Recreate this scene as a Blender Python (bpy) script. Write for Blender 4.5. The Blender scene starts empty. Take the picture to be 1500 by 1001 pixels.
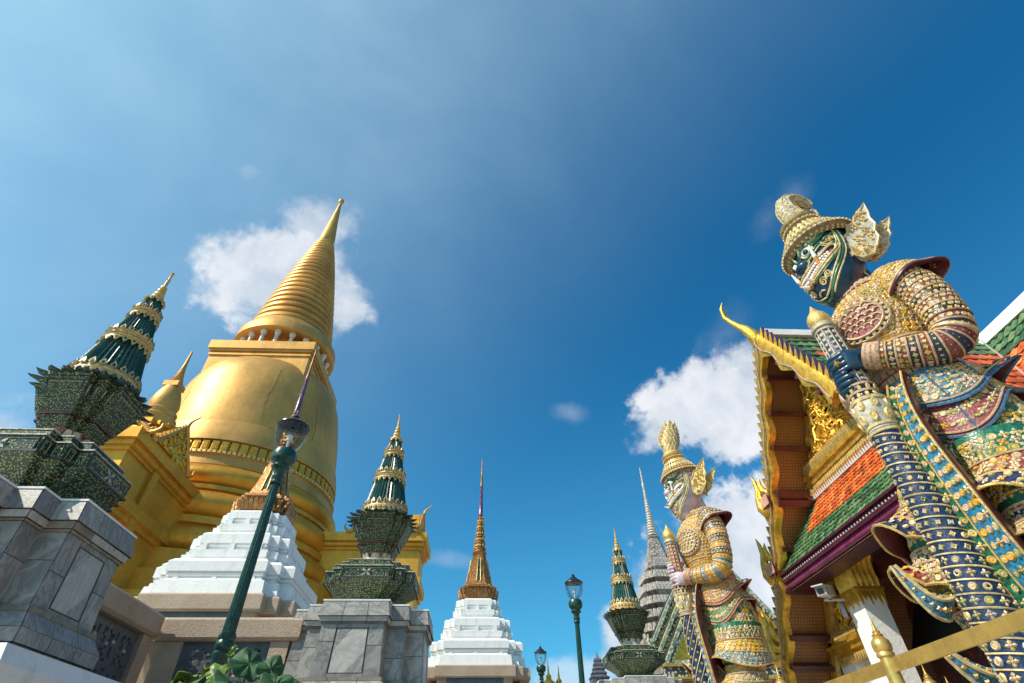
import bpy, math, random
import numpy as np
from mathutils import Vector, Matrix

# ------------------------------------------------------------------ camera, light, sky
scn = bpy.context.scene
rnd = random.Random(7)
R = math.radians
PI = math.pi
EYE = 0.6
cam_d = bpy.data.cameras.new('camera')
cam_d.sensor_width = 36.0
cam_d.lens = 18.4
cam_d.clip_start = 0.05
cam_d.clip_end = 5000
cam = bpy.data.objects.new('camera', cam_d)
scn.collection.objects.link(cam)
c_right = Vector((0.999, -0.0437, -0.0104))
c_up = Vector((-0.0214, -0.667, 0.7447))
c_fwd = Vector((0.0395, 0.7437, 0.6673))
cm = Matrix((c_right, c_up, -c_fwd)).transposed().to_4x4()
cm.translation = (0, 0, EYE)
cam.matrix_world = cm
scn.camera = cam

SUN_AZ, SUN_EL = R(-113.6), R(44)
sun_vec = Vector((math.sin(SUN_AZ) * math.cos(SUN_EL), math.cos(SUN_AZ) * math.cos(SUN_EL), math.sin(SUN_EL)))
sd = bpy.data.lights.new('sun', 'SUN')
sd.energy = 4.6
sd.angle = R(0.5)
sd.color = (1.0, 0.91, 0.77)
sun = bpy.data.objects.new('sun', sd)
sun.rotation_euler = sun_vec.to_track_quat('Z', 'Y').to_euler()
scn.collection.objects.link(sun)

scn.view_settings.view_transform = 'Standard'
scn.view_settings.look = 'None'
scn.view_settings.exposure = 0.28
scn.view_settings.gamma = 1.0

world = bpy.data.worlds.new('World')
scn.world = world
world.use_nodes = True
wt = world.node_tree
wn, wl = wt.nodes, wt.links


class NT:
    """small helper for building node graphs"""
    def __init__(s, tree):
        s.t = tree

    def n(s, kind, **kw):
        nd = s.t.nodes.new(kind)
        for k, v in kw.items():
            setattr(nd, k, v)
        return nd

    def put(s, sock, v):
        if hasattr(v, 'is_linked') or isinstance(v, bpy.types.NodeSocket):
            s.t.links.new(v, sock)
        else:
            sock.default_value = v

    def math(s, op, a, b=0.0, c=None, clamp=False):
        nd = s.n('ShaderNodeMath', operation=op, use_clamp=clamp)
        s.put(nd.inputs[0], a)
        s.put(nd.inputs[1], b)
        if c is not None:
            s.put(nd.inputs[2], c)
        return nd.outputs[0]

    def dot(s, a, b):
        nd = s.n('ShaderNodeVectorMath', operation='DOT_PRODUCT')
        s.put(nd.inputs[0], a)
        s.put(nd.inputs[1], b)
        return nd.outputs['Value']

    def smooth(s, v, lo, hi, a=0.0, b=1.0):
        nd = s.n('ShaderNodeMapRange', interpolation_type='SMOOTHSTEP')
        s.put(nd.inputs['Value'], v)
        nd.inputs['From Min'].default_value = lo
        nd.inputs['From Max'].default_value = hi
        nd.inputs['To Min'].default_value = a
        nd.inputs['To Max'].default_value = b
        return nd.outputs['Result']

    def mix(s, fac, a, b, mode='MIX'):
        nd = s.n('ShaderNodeMix', data_type='RGBA', blend_type=mode)
        s.put(nd.inputs[0], fac)
        s.put(nd.inputs[6], a)
        s.put(nd.inputs[7], b)
        return nd.outputs[2]

    def noise(s, vec, scale, detail=4, rough=0.55, dist=0.0):
        nd = s.n('ShaderNodeTexNoise')
        if vec is not None:
            s.put(nd.inputs['Vector'], vec)
        nd.inputs['Scale'].default_value = scale
        nd.inputs['Detail'].default_value = detail
        nd.inputs['Roughness'].default_value = rough
        nd.inputs['Distortion'].default_value = dist
        return nd.outputs[0]


W = NT(wt)
geo = W.n('ShaderNodeTexCoord')
wdir = geo.outputs['Generated']
sky = W.n('ShaderNodeTexSky', sky_type='NISHITA')
sky.sun_disc = False
sky.sun_elevation = SUN_EL
sky.sun_rotation = SUN_AZ
sky.air_density = 1.0
sky.dust_density = 1.2
sky.ozone_density = 3.0
wz = W.n('ShaderNodeSeparateXYZ')
W.put(wz.inputs[0], wdir)
low = W.smooth(wz.outputs[2], 0.98, 0.12)
tint = W.mix(low, (0.04, 0.86, 1.24, 1), (0.40, 1.30, 1.46, 1))
skyc = W.mix(1.0, sky.outputs[0], tint, 'MULTIPLY')
# clouds: soft ragged masses fixed to directions of the sky
n1 = W.noise(wdir, 8.5, 10, 0.60, 0.15)
n2 = W.noise(wdir, 3.0, 5, 0.55, 0.3)
n3 = W.noise(wdir, 22.0, 6, 0.6, 0.1)
ragged = W.math('ADD', W.math('MULTIPLY', n1, 1.35), W.math('MULTIPLY', n3, 0.65))


def cloud(c, su, sv, tilt=0.0, soft=0.55, gain=1.0):
    c = Vector(c).normalized()
    t1 = Vector((c.y, -c.x, 0)).normalized()
    t2 = t1.cross(c)
    a1 = t1 * math.cos(tilt) + t2 * math.sin(tilt)
    a2 = -t1 * math.sin(tilt) + t2 * math.cos(tilt)
    u = W.math('MULTIPLY', W.dot(wdir, tuple(a1)), 1 / su)
    v = W.math('MULTIPLY', W.dot(wdir, tuple(a2)), 1 / sv)
    r = W.math('SQRT', W.math('ADD', W.math('MULTIPLY', u, u), W.math('MULTIPLY', v, v)))
    front = W.smooth(W.dot(wdir, tuple(c)), 0.0, 0.3)
    x = W.math('ADD', W.math('SUBTRACT', 1.0, r), W.math('MULTIPLY', W.math('SUBTRACT', ragged, 1.0), 1.25))
    return W.math('MULTIPLY', W.math('MULTIPLY', W.smooth(x, 0.0, soft), gain), front)


masses = [cloud(*a) for a in [
    ((-.350, .620, .695), .15, .11, 0.5, .45, .92), ((-.395, .615, .672), .095, .08, 0.2, .5, .9), ((-.31, .56, .765), .08, .06, 0.6, .6, .7),
    ((-.290, .665, .690), .10, .09, 0.8, .5, .85),
    ((.400, .750, .528), .15, .095, -0.2, .32, .97), ((.335, .785, .520), .09, .055, 0.3, .5, .85),
    ((.445, .720, .545), .11, .10, 0.0, .5, .9),
    ((.430, .850, .300), .19, .13, 0.0, .32, 1.0), ((.300, .905, .295), .06, .05, 0.2, .55, .8),
    ((.228, .950, .205), .05, .06, 0.0, .6, .9), ((.36, .90, .20), .12, .09, 0.0, .5, .9),
    ((.151, .817, .556), .05, .026, -0.3, 1.2, .26), ((.456, .503, .735), .06, .035, 0.5, 1.4, .15),
    ((.487, .460, .742), .05, .035, 0.9, 1.4, .14), ((.411, .665, .624), .10, .045, 0.7, 1.4, .16),
    ((-.400, .470, .787), .03, .02, 0.5, .9, .25), ((-.075, .942, .328), .08, .02, 0.0, 1.0, .18),
    ((-.70, .62, .35), .25, .10, 0.0, .7, .5), ((.14, .975, .16), .10, .03, 0.0, .8, .5)]]
dens = masses[0]
for m_ in masses[1:]:
    dens = W.math('MAXIMUM', dens, m_)
# thin veil of cirrus towards the sun
sv = W.dot(wdir, tuple(sun_vec))
veil = W.math('MULTIPLY', W.math('POWER', W.math('MAXIMUM', sv, 0.0), 1.75), W.smooth(n2, 0.20, 0.85, 0.62, 1.05))
shade = W.smooth(n1, 0.30, 0.72)
cloudc = W.mix(shade, (5.2, 5.9, 6.8, 1), (8.6, 8.6, 8.8, 1))
skyv = W.mix(W.math('MULTIPLY', veil, 0.95), skyc, (5.0, 7.4, 8.5, 1))
final = W.mix(W.math('MULTIPLY', dens, 0.92), skyv, cloudc)
W.put(wn['Background'].inputs[0], final)
wn['Background'].inputs[1].default_value = 0.096

# ------------------------------------------------------------------ materials
MATS = {}


def mat_base(name):
    m = bpy.data.materials.new(name)
    m.use_nodes = True
    g = NT(m.node_tree)
    b = m.node_tree.nodes['Principled BSDF']
    tc = g.n('ShaderNodeTexCoord').outputs['Object']
    return m, g, b, tc


def bump(g, b, h, strength, dist=0.02):
    nd = g.n('ShaderNodeBump')
    nd.inputs['Strength'].default_value = strength
    nd.inputs['Distance'].default_value = dist
    g.put(nd.inputs['Height'], h)
    g.put(b.inputs['Normal'], nd.outputs[0])


def c4(c, k=1.0):
    return (min(1, c[0] * k), min(1, c[1] * k), min(1, c[2] * k), 1)


def M(name, col, rough=0.5, metal=0.0, var=0.18, scale=5.0, bmp=0.0, bscale=60.0, col2=None, spec=0.5):
    if name in MATS:
        return MATS[name]
    m, g, b, tc = mat_base(name)
    n = g.noise(tc, scale, 6, 0.6)
    f = g.smooth(n, 0.3, 0.7)
    lo, hi = (c4(col, 1 - var), c4(col, 1 + var)) if col2 is None else (c4(col), c4(col2))
    g.put(b.inputs['Base Color'], g.mix(f, lo, hi))
    n2 = g.noise(tc, scale * 3.1, 4)
    g.put(b.inputs['Roughness'], g.smooth(n2, 0.25, 0.75, max(0.02, rough - 0.08), min(1, rough + 0.1)))
    b.inputs['Metallic'].default_value = metal
    b.inputs['Specular IOR Level'].default_value = spec
    if bmp:
        bump(g, b, g.noise(tc, bscale, 4), bmp)
    MATS[name] = m
    return m


def gold_mosaic(name, col, rough, tile=14.0, streak=0.25, metal=0.8):
    m, g, b, tc = mat_base(name)
    vo = g.n('ShaderNodeTexVoronoi', feature='F1')
    g.put(vo.inputs['Vector'], tc)
    vo.inputs['Scale'].default_value = tile
    big = g.noise(tc, 0.45, 5, 0.6)
    mp = g.n('ShaderNodeMapping')
    g.put(mp.inputs[0], tc)
    mp.inputs['Scale'].default_value = (1.2, 1.2, 0.12)
    st = g.noise(mp.outputs[0], 2.2, 6, 0.65)
    fine = g.noise(tc, tile * 1.6, 3)
    f = g.math('ADD', g.math('MULTIPLY', big, 0.55), g.math('ADD', g.math('MULTIPLY', st, streak), g.math('MULTIPLY', fine, 0.2)))
    colr = g.mix(g.smooth(f, 0.33, 0.68), c4(col, 0.66), c4(col, 1.12))
    sp = g.n('ShaderNodeSeparateColor')
    g.put(sp.inputs[0], vo.outputs['Color'])
    colr = g.mix(g.math('MULTIPLY', g.smooth(sp.outputs[1], .55, 1.0), .22), colr, c4(col, .6))
    grime = g.smooth(g.noise(tc, 2.6, 8, .7), .55, .74)
    colr = g.mix(g.math('MULTIPLY', grime, .16), colr, (col[0] * .38, col[1] * .36, col[2] * .5, 1))
    g.put(b.inputs['Base Color'], colr)
    g.put(b.inputs['Roughness'], g.smooth(big, 0.3, 0.7, rough - 0.05, rough + 0.09))
    b.inputs['Metallic'].default_value = metal
    b.inputs['Specular Tint'].default_value = (1, .8, .5, 1)
    sep = g.n('ShaderNodeSeparateColor')
    g.put(sep.inputs[0], vo.outputs['Color'])
    bump(g, b, g.math('ADD', g.math('MULTIPLY', sep.outputs[0], 0.8), g.math('ADD', g.math('MULTIPLY', g.noise(tc, 1.7, 4), 4.0), g.math('MULTIPLY', big, 6.0))), 0.14, 0.02)
    MATS[name] = m
    return m


def flecked(name, base, fleck, scale, thr=0.34, fleck2=None, rough=0.35, bmp=0.5):
    """dark glazed tile set with small pale ceramic flecks"""
    m, g, b, tc = mat_base(name)
    vo = g.n('ShaderNodeTexVoronoi', feature='F1')
    g.put(vo.inputs['Vector'], tc)
    vo.inputs['Scale'].default_value = scale
    vo.inputs['Randomness'].default_value = 0.75
    d = vo.outputs['Distance']
    f = g.smooth(d, thr, thr * 0.7)
    sep = g.n('ShaderNodeSeparateColor')
    g.put(sep.inputs[0], vo.outputs['Color'])
    fc = g.mix(g.smooth(sep.outputs[0], 0.45, 0.6), c4(fleck), c4(fleck2 or fleck))
    bn = g.noise(tc, scale * 0.25, 4)
    bc = g.mix(g.smooth(bn, 0.3, 0.7), c4(base, 0.6), c4(base, 1.5))
    heart = g.smooth(d, thr * 0.32, thr * 0.2)
    fc = g.mix(heart, fc, c4(base, 1.6))
    g.put(b.inputs['Base Color'], g.mix(f, bc, fc))
    b.inputs['Roughness'].default_value = rough
    bump(g, b, f, bmp, 0.012)
    MATS[name] = m
    return m


def marble(name, a, bcol, vein):
    m, g, b, tc = mat_base(name)
    n = g.noise(tc, 1.6, 8, 0.65, 1.2)
    mp = g.n('ShaderNodeMapping')
    g.put(mp.inputs[0], tc)
    mp.inputs['Rotation'].default_value = (0.5, 0.4, 0.7)
    mp.inputs['Scale'].default_value = (1.0, 3.2, 1.0)
    v = g.noise(mp.outputs[0], 2.4, 9, 0.62, 2.2)
    ridge = g.math('ABSOLUTE', g.math('SUBTRACT', v, 0.5))
    c = g.mix(g.smooth(n, 0.3, 0.7), c4(a), c4(bcol))
    c = g.mix(g.math('MULTIPLY', g.smooth(ridge, 0.09, 0.0), 0.55), c, c4(vein))
    dirt = g.smooth(g.noise(tc, 5.0, 7, 0.7), 0.5, 0.8)
    c = g.mix(g.math('MULTIPLY', dirt, 0.35), c, (0.10, 0.095, 0.085, 1))
    g.put(b.inputs['Base Color'], c)
    g.put(b.inputs['Roughness'], g.smooth(n, 0.3, 0.7, 0.34, 0.55))
    bump(g, b, g.noise(tc, 45, 4), 0.08)
    MATS[name] = m
    return m


GOLD = gold_mosaic('gold_mosaic', (0.63, 0.345, 0.10), 0.46, metal=0.42)
GOLD_D = gold_mosaic('gold_mosaic_wall', (0.74, 0.37, 0.05), 0.42, 9.0, metal=0.55)
GILT = M('gilded_carving', (0.78, 0.47, 0.07), 0.36, 0.75, 0.3, 9, 0.5, 60)
GILT_P = M('pale_gilding', (0.70, 0.48, 0.16), 0.45, 0.5, 0.25, 14, 0.4, 70)
BRONZE = M('copper_gilding', (0.36, 0.165, 0.055), 0.42, 0.6, 0.4, 14, 0.5, 60)
BRASS = M('polished_brass', (0.70, 0.46, 0.13), 0.30, 0.72, 0.15, 7, 0.06, 30)
def plaster():
    m, g, b, tc = mat_base('white_plaster')
    mp = g.n('ShaderNodeMapping')
    g.put(mp.inputs[0], tc)
    mp.inputs['Scale'].default_value = (1, 1, .22)
    st = g.noise(mp.outputs[0], 7, 8, .7)
    n = g.noise(tc, 1.5, 7, .65)
    f = g.math('MULTIPLY', g.smooth(st, .46, .74), g.smooth(n, .3, .62))
    c = g.mix(g.math('MULTIPLY', f, .55), (.80, .795, .775, 1), (.40, .385, .36, 1))
    spot = g.smooth(g.noise(tc, 16, 6, .7), .62, .72)
    c = g.mix(g.math('MULTIPLY', spot, .3), c, (.45, .43, .40, 1))
    g.put(b.inputs['Base Color'], c)
    b.inputs['Roughness'].default_value = .75
    bump(g, b, g.math('ADD', g.noise(tc, 26, 5), g.math('MULTIPLY', n, 1.5)), .35)
    return m


WHITE = plaster()
WHITE_T = M('white_trim', (0.78, 0.77, 0.74), 0.6, 0, 0.10, 5, 0.2, 30)
MARB = [marble('marble_pale', (0.44, 0.42, 0.385), (0.31, 0.295, 0.275), (0.12, 0.118, 0.115)),
        marble('marble_mid', (0.235, 0.225, 0.215), (0.35, 0.335, 0.31), (0.10, 0.098, 0.095)),
        marble('marble_grey', (0.145, 0.142, 0.14), (0.25, 0.24, 0.228), (0.42, 0.40, 0.37))]
MARB_W = marble('marble_warm', (0.44, 0.42, 0.39), (0.53, 0.51, 0.47), (0.30, 0.29, 0.28))
MARB_B = M('marble_brown_band', (0.21, 0.175, 0.135), 0.55, 0, 0.3, 8, 0.1)
JOINT = M('dark_joint', (0.05, 0.047, 0.042), 0.9)


def granite(name, a, b2):
    m, g, b, tc = mat_base(name)
    s = g.noise(tc, 70, 3, 0.7)
    n = g.noise(tc, 2.0, 5, 0.6)
    c = g.mix(g.smooth(n, 0.3, 0.72), c4(a), c4(b2))
    c = g.mix(g.math('MULTIPLY', g.smooth(s, 0.52, 0.62), 0.55), c, (0.16, 0.11, 0.08, 1))
    c = g.mix(g.math('MULTIPLY', g.smooth(s, 0.44, 0.36), 0.5), c, (0.52, 0.42, 0.33, 1))
    g.put(b.inputs['Base Color'], c)
    b.inputs['Roughness'].default_value = 0.7
    bump(g, b, g.noise(tc, 55, 4), 0.45)
    MATS[name] = m
    return m


GRAN = granite('tan_granite', (0.40, 0.285, 0.195), (0.50, 0.385, 0.28))
LATT = M('grey_glazed_lattice', (0.095, 0.11, 0.13), 0.4, 0, 0.2, 8, 0.1)
G_GREEN = flecked('green_gold_fleck', (0.008, 0.034, 0.018), (0.40, 0.34, 0.10), 44, 0.44, (0.24, 0.30, 0.15), 0.45)
G_GREENF = flecked('green_fine_fleck', (0.008, 0.032, 0.018), (0.40, 0.34, 0.12), 56, 0.44, (0.24, 0.30, 0.16), 0.45)
G_RED = flecked('maroon_fleck', (0.09, 0.02, 0.02), (0.42, 0.38, 0.25), 52, 0.46, (0.2, 0.26, 0.18), 0.35)
GREEN = M('dark_green_glaze', (0.010, 0.058, 0.040), 0.3, 0, 0.4, 9, 0.1, 40)
GREEN_L = M('dark_leaf_glaze', (0.018, 0.05, 0.045), 0.3, 0, 0.4, 12)
CREAM = M('cream_ceramic', (0.55, 0.43, 0.21), 0.4, 0, 0.35, 26)
CREAM_G = M('grey_cream_ceramic', (0.45, 0.42, 0.33), 0.45, 0, 0.3, 22, 0.3, 60)
YEL = M('yellow_ceramic', (0.60, 0.34, 0.035), 0.32, 0, 0.22, 14)
PINK = M('pink_ceramic', (0.60, 0.33, 0.24), 0.4, 0, 0.25, 18)
LAMPG = M('lamp_green_paint', (0.008, 0.052, 0.036), 0.3, 0, 0.25, 10)
LAMPB = M('lamp_black_cap', (0.012, 0.016, 0.022), 0.25, 0, 0.2, 8)
LACQ = M('purple_lacquer', (0.16, 0.022, 0.075), 0.3, 0, 0.3, 6)
LACQ_D = M('dark_purple_lacquer', (0.065, 0.010, 0.028), 0.35, 0, 0.3, 6)
MAROON = M('maroon_paint', (0.085, 0.016, 0.018), 0.35, 0, 0.3, 7)
T_ORG = M('orange_roof_tile', (0.60, 0.12, 0.022), 0.4, 0, 0.55, 9, 0.3)
T_ORG2 = M('orange_roof_tile_dark', (0.42, 0.075, 0.018), 0.45, 0, 0.5, 9, 0.3)
T_ORG3 = M('orange_roof_tile_pale', (0.66, 0.19, 0.05), 0.5, 0, 0.4, 9, 0.3)
T_GRN2 = M('green_roof_tile_dark', (0.035, 0.10, 0.045), 0.35, 0, 0.5, 9, 0.3)
T_GRN3 = M('green_roof_tile_pale', (0.12, 0.20, 0.085), 0.45, 0, 0.5, 9, 0.3)
T_GRN = M('green_roof_tile', (0.07, 0.155, 0.065), 0.38, 0, 0.65, 9, 0.3)
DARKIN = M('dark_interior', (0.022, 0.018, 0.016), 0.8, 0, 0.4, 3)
PAVE = M('stone_paving', (0.40, 0.385, 0.36), 0.7, 0, 0.15, 1.3, 0.2, 20)


def glass_mat():
    m = bpy.data.materials.new('lamp_glass')
    m.use_nodes = True
    g = NT(m.node_tree)
    nt = m.node_tree
    nt.nodes.remove(nt.nodes['Principled BSDF'])
    tr = g.n('ShaderNodeBsdfTransparent')
    tr.inputs[0].default_value = (0.93, 0.95, 0.95, 1)
    gl = g.n('ShaderNodeBsdfGlossy')
    gl.inputs['Roughness'].default_value = 0.04
    fr = g.n('ShaderNodeFresnel')
    fr.inputs[0].default_value = 1.5
    mx = g.n('ShaderNodeMixShader')
    g.put(mx.inputs[0], g.math('MULTIPLY', fr.outputs[0], 0.55))
    g.put(mx.inputs[1], tr.outputs[0])
    g.put(mx.inputs[2], gl.outputs[0])
    g.put(nt.nodes['Material Output'].inputs[0], mx.outputs[0])
    return m


GLASS = glass_mat()

# ------------------------------------------------------------------ mesh helpers


class MB:
    def __init__(s):
        s.v, s.f, s.mi, s.mats = [], [], [], []

    def slot(s, m):
        if m not in s.mats:
            s.mats.append(m)
        return s.mats.index(m)

    def add(s, verts, faces, m):
        o = len(s.v)
        s.v.extend([tuple(p) for p in verts])
        k = s.slot(m)
        for f in faces:
            s.f.append(tuple(i + o for i in f))
            s.mi.append(k)

    def box(s, x0, x1, y0, y1, z0, z1, m):
        v = [(x, y, z) for z in (z0, z1) for y in (y0, y1) for x in (x0, x1)]
        s.add(v, [(0, 2, 3, 1), (4, 5, 7, 6), (0, 1, 5, 4), (2, 6, 7, 3), (0, 4, 6, 2), (1, 3, 7, 5)], m)

    def obox(s, c, ax, ay, az, m):
        """box with centre c and half-axis vectors"""
        c, ax, ay, az = Vector(c), Vector(ax), Vector(ay), Vector(az)
        v = [c + ax * i + ay * j + az * k for k in (-1, 1) for j in (-1, 1) for i in (-1, 1)]
        s.add(v, [(0, 2, 3, 1), (4, 5, 7, 6), (0, 1, 5, 4), (2, 6, 7, 3), (0, 4, 6, 2), (1, 3, 7, 5)], m)

    def rings(s, rings, m, closed=True, cap0=False, cap1=False):
        """skin a list of vertex rings; m may be a function of (ring, side)"""
        n = len(rings[0])
        o = len(s.v)
        for r in rings:
            s.v.extend([tuple(p) for p in r])
        for i in range(len(rings) - 1):
            for j in range(n if closed else n - 1):
                a, b = o + i * n + j, o + i * n + (j + 1) % n
                s.f.append((a, b, b + n, a + n))
                s.mi.append(s.slot(m(i, j) if callable(m) and not isinstance(m, bpy.types.Material) else m))
        mm = m(0, 0) if callable(m) and not isinstance(m, bpy.types.Material) else m
        if cap0:
            s.f.append(tuple(o + j for j in reversed(range(n))))
            s.mi.append(s.slot(mm))
        if cap1:
            s.f.append(tuple(o + (len(rings) - 1) * n + j for j in range(n)))
            s.mi.append(s.slot(mm))

    def lathe(s, prof, m, c=(0, 0, 0), seg=32, flute=0.0, cap0=False, cap1=False):
        """prof = [(z, r)]"""
        rs = []
        for z, r in prof:
            rs.append([(c[0] + r * (1 - flute * (j % 2)) * math.cos(2 * PI * j / seg),
                        c[1] + r * (1 - flute * (j % 2)) * math.sin(2 * PI * j / seg), c[2] + z) for j in range(seg)])
        s.rings(rs, m, True, cap0, cap1)

    def redent(s, prof, m, c=(0, 0, 0), n=2, cap0=False, cap1=False):
        """prof = [(z, half main facet a, step s)] on a square plan with n re-entrant corners"""
        rs = []
        for z, a, st in prof:
            rs.append([(c[0] + x, c[1] + y, c[2] + z) for x, y in redent_plan(a, st, n)])
        s.rings(rs, m, True, cap0, cap1)

    def tube(s, pts, rad, m, seg=6, closed=False, cap=True):
        pts = [Vector(p) for p in pts]
        if not hasattr(rad, '__len__'):
            rad = [rad] * len(pts)
        up = Vector((0.13, 0.21, 0.97)).normalized()
        rs = []
        n = len(pts)
        prev = None
        for i, p in enumerate(pts):
            if closed:
                t = pts[(i + 1) % n] - pts[i - 1]
            else:
                t = pts[min(i + 1, n - 1)] - pts[max(i - 1, 0)]
            if t.length < 1e-9:
                t = Vector((0, 0, 1))
            t.normalize()
            if prev is None:
                a = up.cross(t)
                if a.length < 0.1:
                    a = Vector((1, 0, 0)).cross(t)
            else:
                a = prev - t * prev.dot(t)
            a.normalize()
            prev = a
            b = t.cross(a)
            rs.append([p + (a * math.cos(2 * PI * j / seg) + b * math.sin(2 * PI * j / seg)) * rad[i] for j in range(seg)])
        if closed:
            rs.append(rs[0])
        s.rings(rs, m, True, cap and not closed, cap and not closed)

    def extrude(s, poly, o, ux, uy, th, m, m_side=None):
        """flat outline poly [(a,b)] in the plane o + a*ux + b*uy, given thickness th along the normal"""
        o, ux, uy = Vector(o), Vector(ux), Vector(uy)
        nn = ux.cross(uy).normalized() * th * 0.5
        p = [o + ux * a + uy * b for a, b in poly]
        n = len(p)
        s.add([q + nn for q in p] + [q - nn for q in p], [tuple(range(n)), tuple(range(2 * n - 1, n - 1, -1))], m)
        s.add([q + nn for q in p] + [q - nn for q in p], [(i + n, (i + 1) % n + n, (i + 1) % n, i) for i in range(n)], m_side or m)

    def build(s, name, parent=None, loc=None, sharp=35):
        me = bpy.data.meshes.new(name)
        me.from_pydata(s.v, [], s.f)
        for m in s.mats:
            me.materials.append(m)
        me.polygons.foreach_set('material_index', s.mi)
        me.polygons.foreach_set('use_smooth', [True] * len(s.f))
        me.update()
        me.set_sharp_from_angle(angle=R(sharp))
        o = bpy.data.objects.new(name, me)
        scn.collection.objects.link(o)
        if loc:
            o.location = loc
        if parent:
            o.parent = parent
        return o


def redent_plan(a, st, n=2):
    q = []
    w = a + n * st
    for k in range(n + 1):
        q.append((a + k * st, w - k * st))
        if k < n:
            q.append((a + k * st, w - (k + 1) * st))
    # q runs in the (+,+) quadrant from the north facet to the east facet (clockwise); make counter-clockwise
    q = q[::-1]
    out = []
    for r in range(4):
        cs, sn = [(1, 0), (0, 1), (-1, 0), (0, -1)][r]
        out += [(x * cs - y * sn, x * sn + y * cs) for x, y in q]
    return out


def thing(name, label, cat, loc=(0, 0, 0), rz=0.0, group=None):
    o = bpy.data.objects.new(name, None)
    o.empty_display_size = 0.3
    scn.collection.objects.link(o)
    o.location = loc
    o.rotation_euler = (0, 0, rz)
    tag(o, label, cat, group)
    return o


def tag(o, label, cat, group=None):
    o['label'] = label
    o['category'] = cat
    if group:
        o['group'] = group
    return o


def dup(root, loc, rz, label, group=None):
    r = root.copy()
    scn.collection.objects.link(r)
    r.location = loc
    r.rotation_euler = (0, 0, rz)
    r['label'] = label
    if group:
        r['group'] = group
    for ch in list(root.children):
        c = ch.copy()
        scn.collection.objects.link(c)
        c.parent = r
        for g_ in ch.children:
            d = g_.copy()
            scn.collection.objects.link(d)
            d.parent = c
    return r


# ------------------------------------------------------------------ ground
def paving():
    m, g, b, tc = mat_base('court_paving')
    br = g.n('ShaderNodeTexBrick')
    g.put(br.inputs['Vector'], tc)
    br.inputs['Color1'].default_value = (0.40, 0.36, 0.30, 1)
    br.inputs['Color2'].default_value = (0.48, 0.43, 0.36, 1)
    br.inputs['Mortar'].default_value = (0.2, 0.19, 0.18, 1)
    br.inputs['Scale'].default_value = 1.0
    br.inputs['Brick Width'].default_value = 0.8
    br.inputs['Row Height'].default_value = 0.8
    br.inputs['Mortar Size'].default_value = 0.012
    n = g.noise(tc, 0.6, 8, 0.65)
    g.put(b.inputs['Base Color'], g.mix(g.smooth(n, 0.35, 0.75, 0.0, 0.35), br.outputs[0], (0.24, 0.22, 0.2, 1)))
    b.inputs['Roughness'].default_value = 0.7
    bump(g, b, g.noise(tc, 30, 4), 0.15)
    return m


gm = MB()
gm.add([(-1500, -1500, 0), (1500, -1500, 0), (1500, 1500, 0), (-1500, 1500, 0)], [(0, 1, 2, 3)], paving())
gr = gm.build('ground')
gr['kind'] = 'structure'


# ------------------------------------------------------------------ golden chedi
CX, CY = -13.1, 26.0
SP = (-13.12, 17.2)


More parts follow.
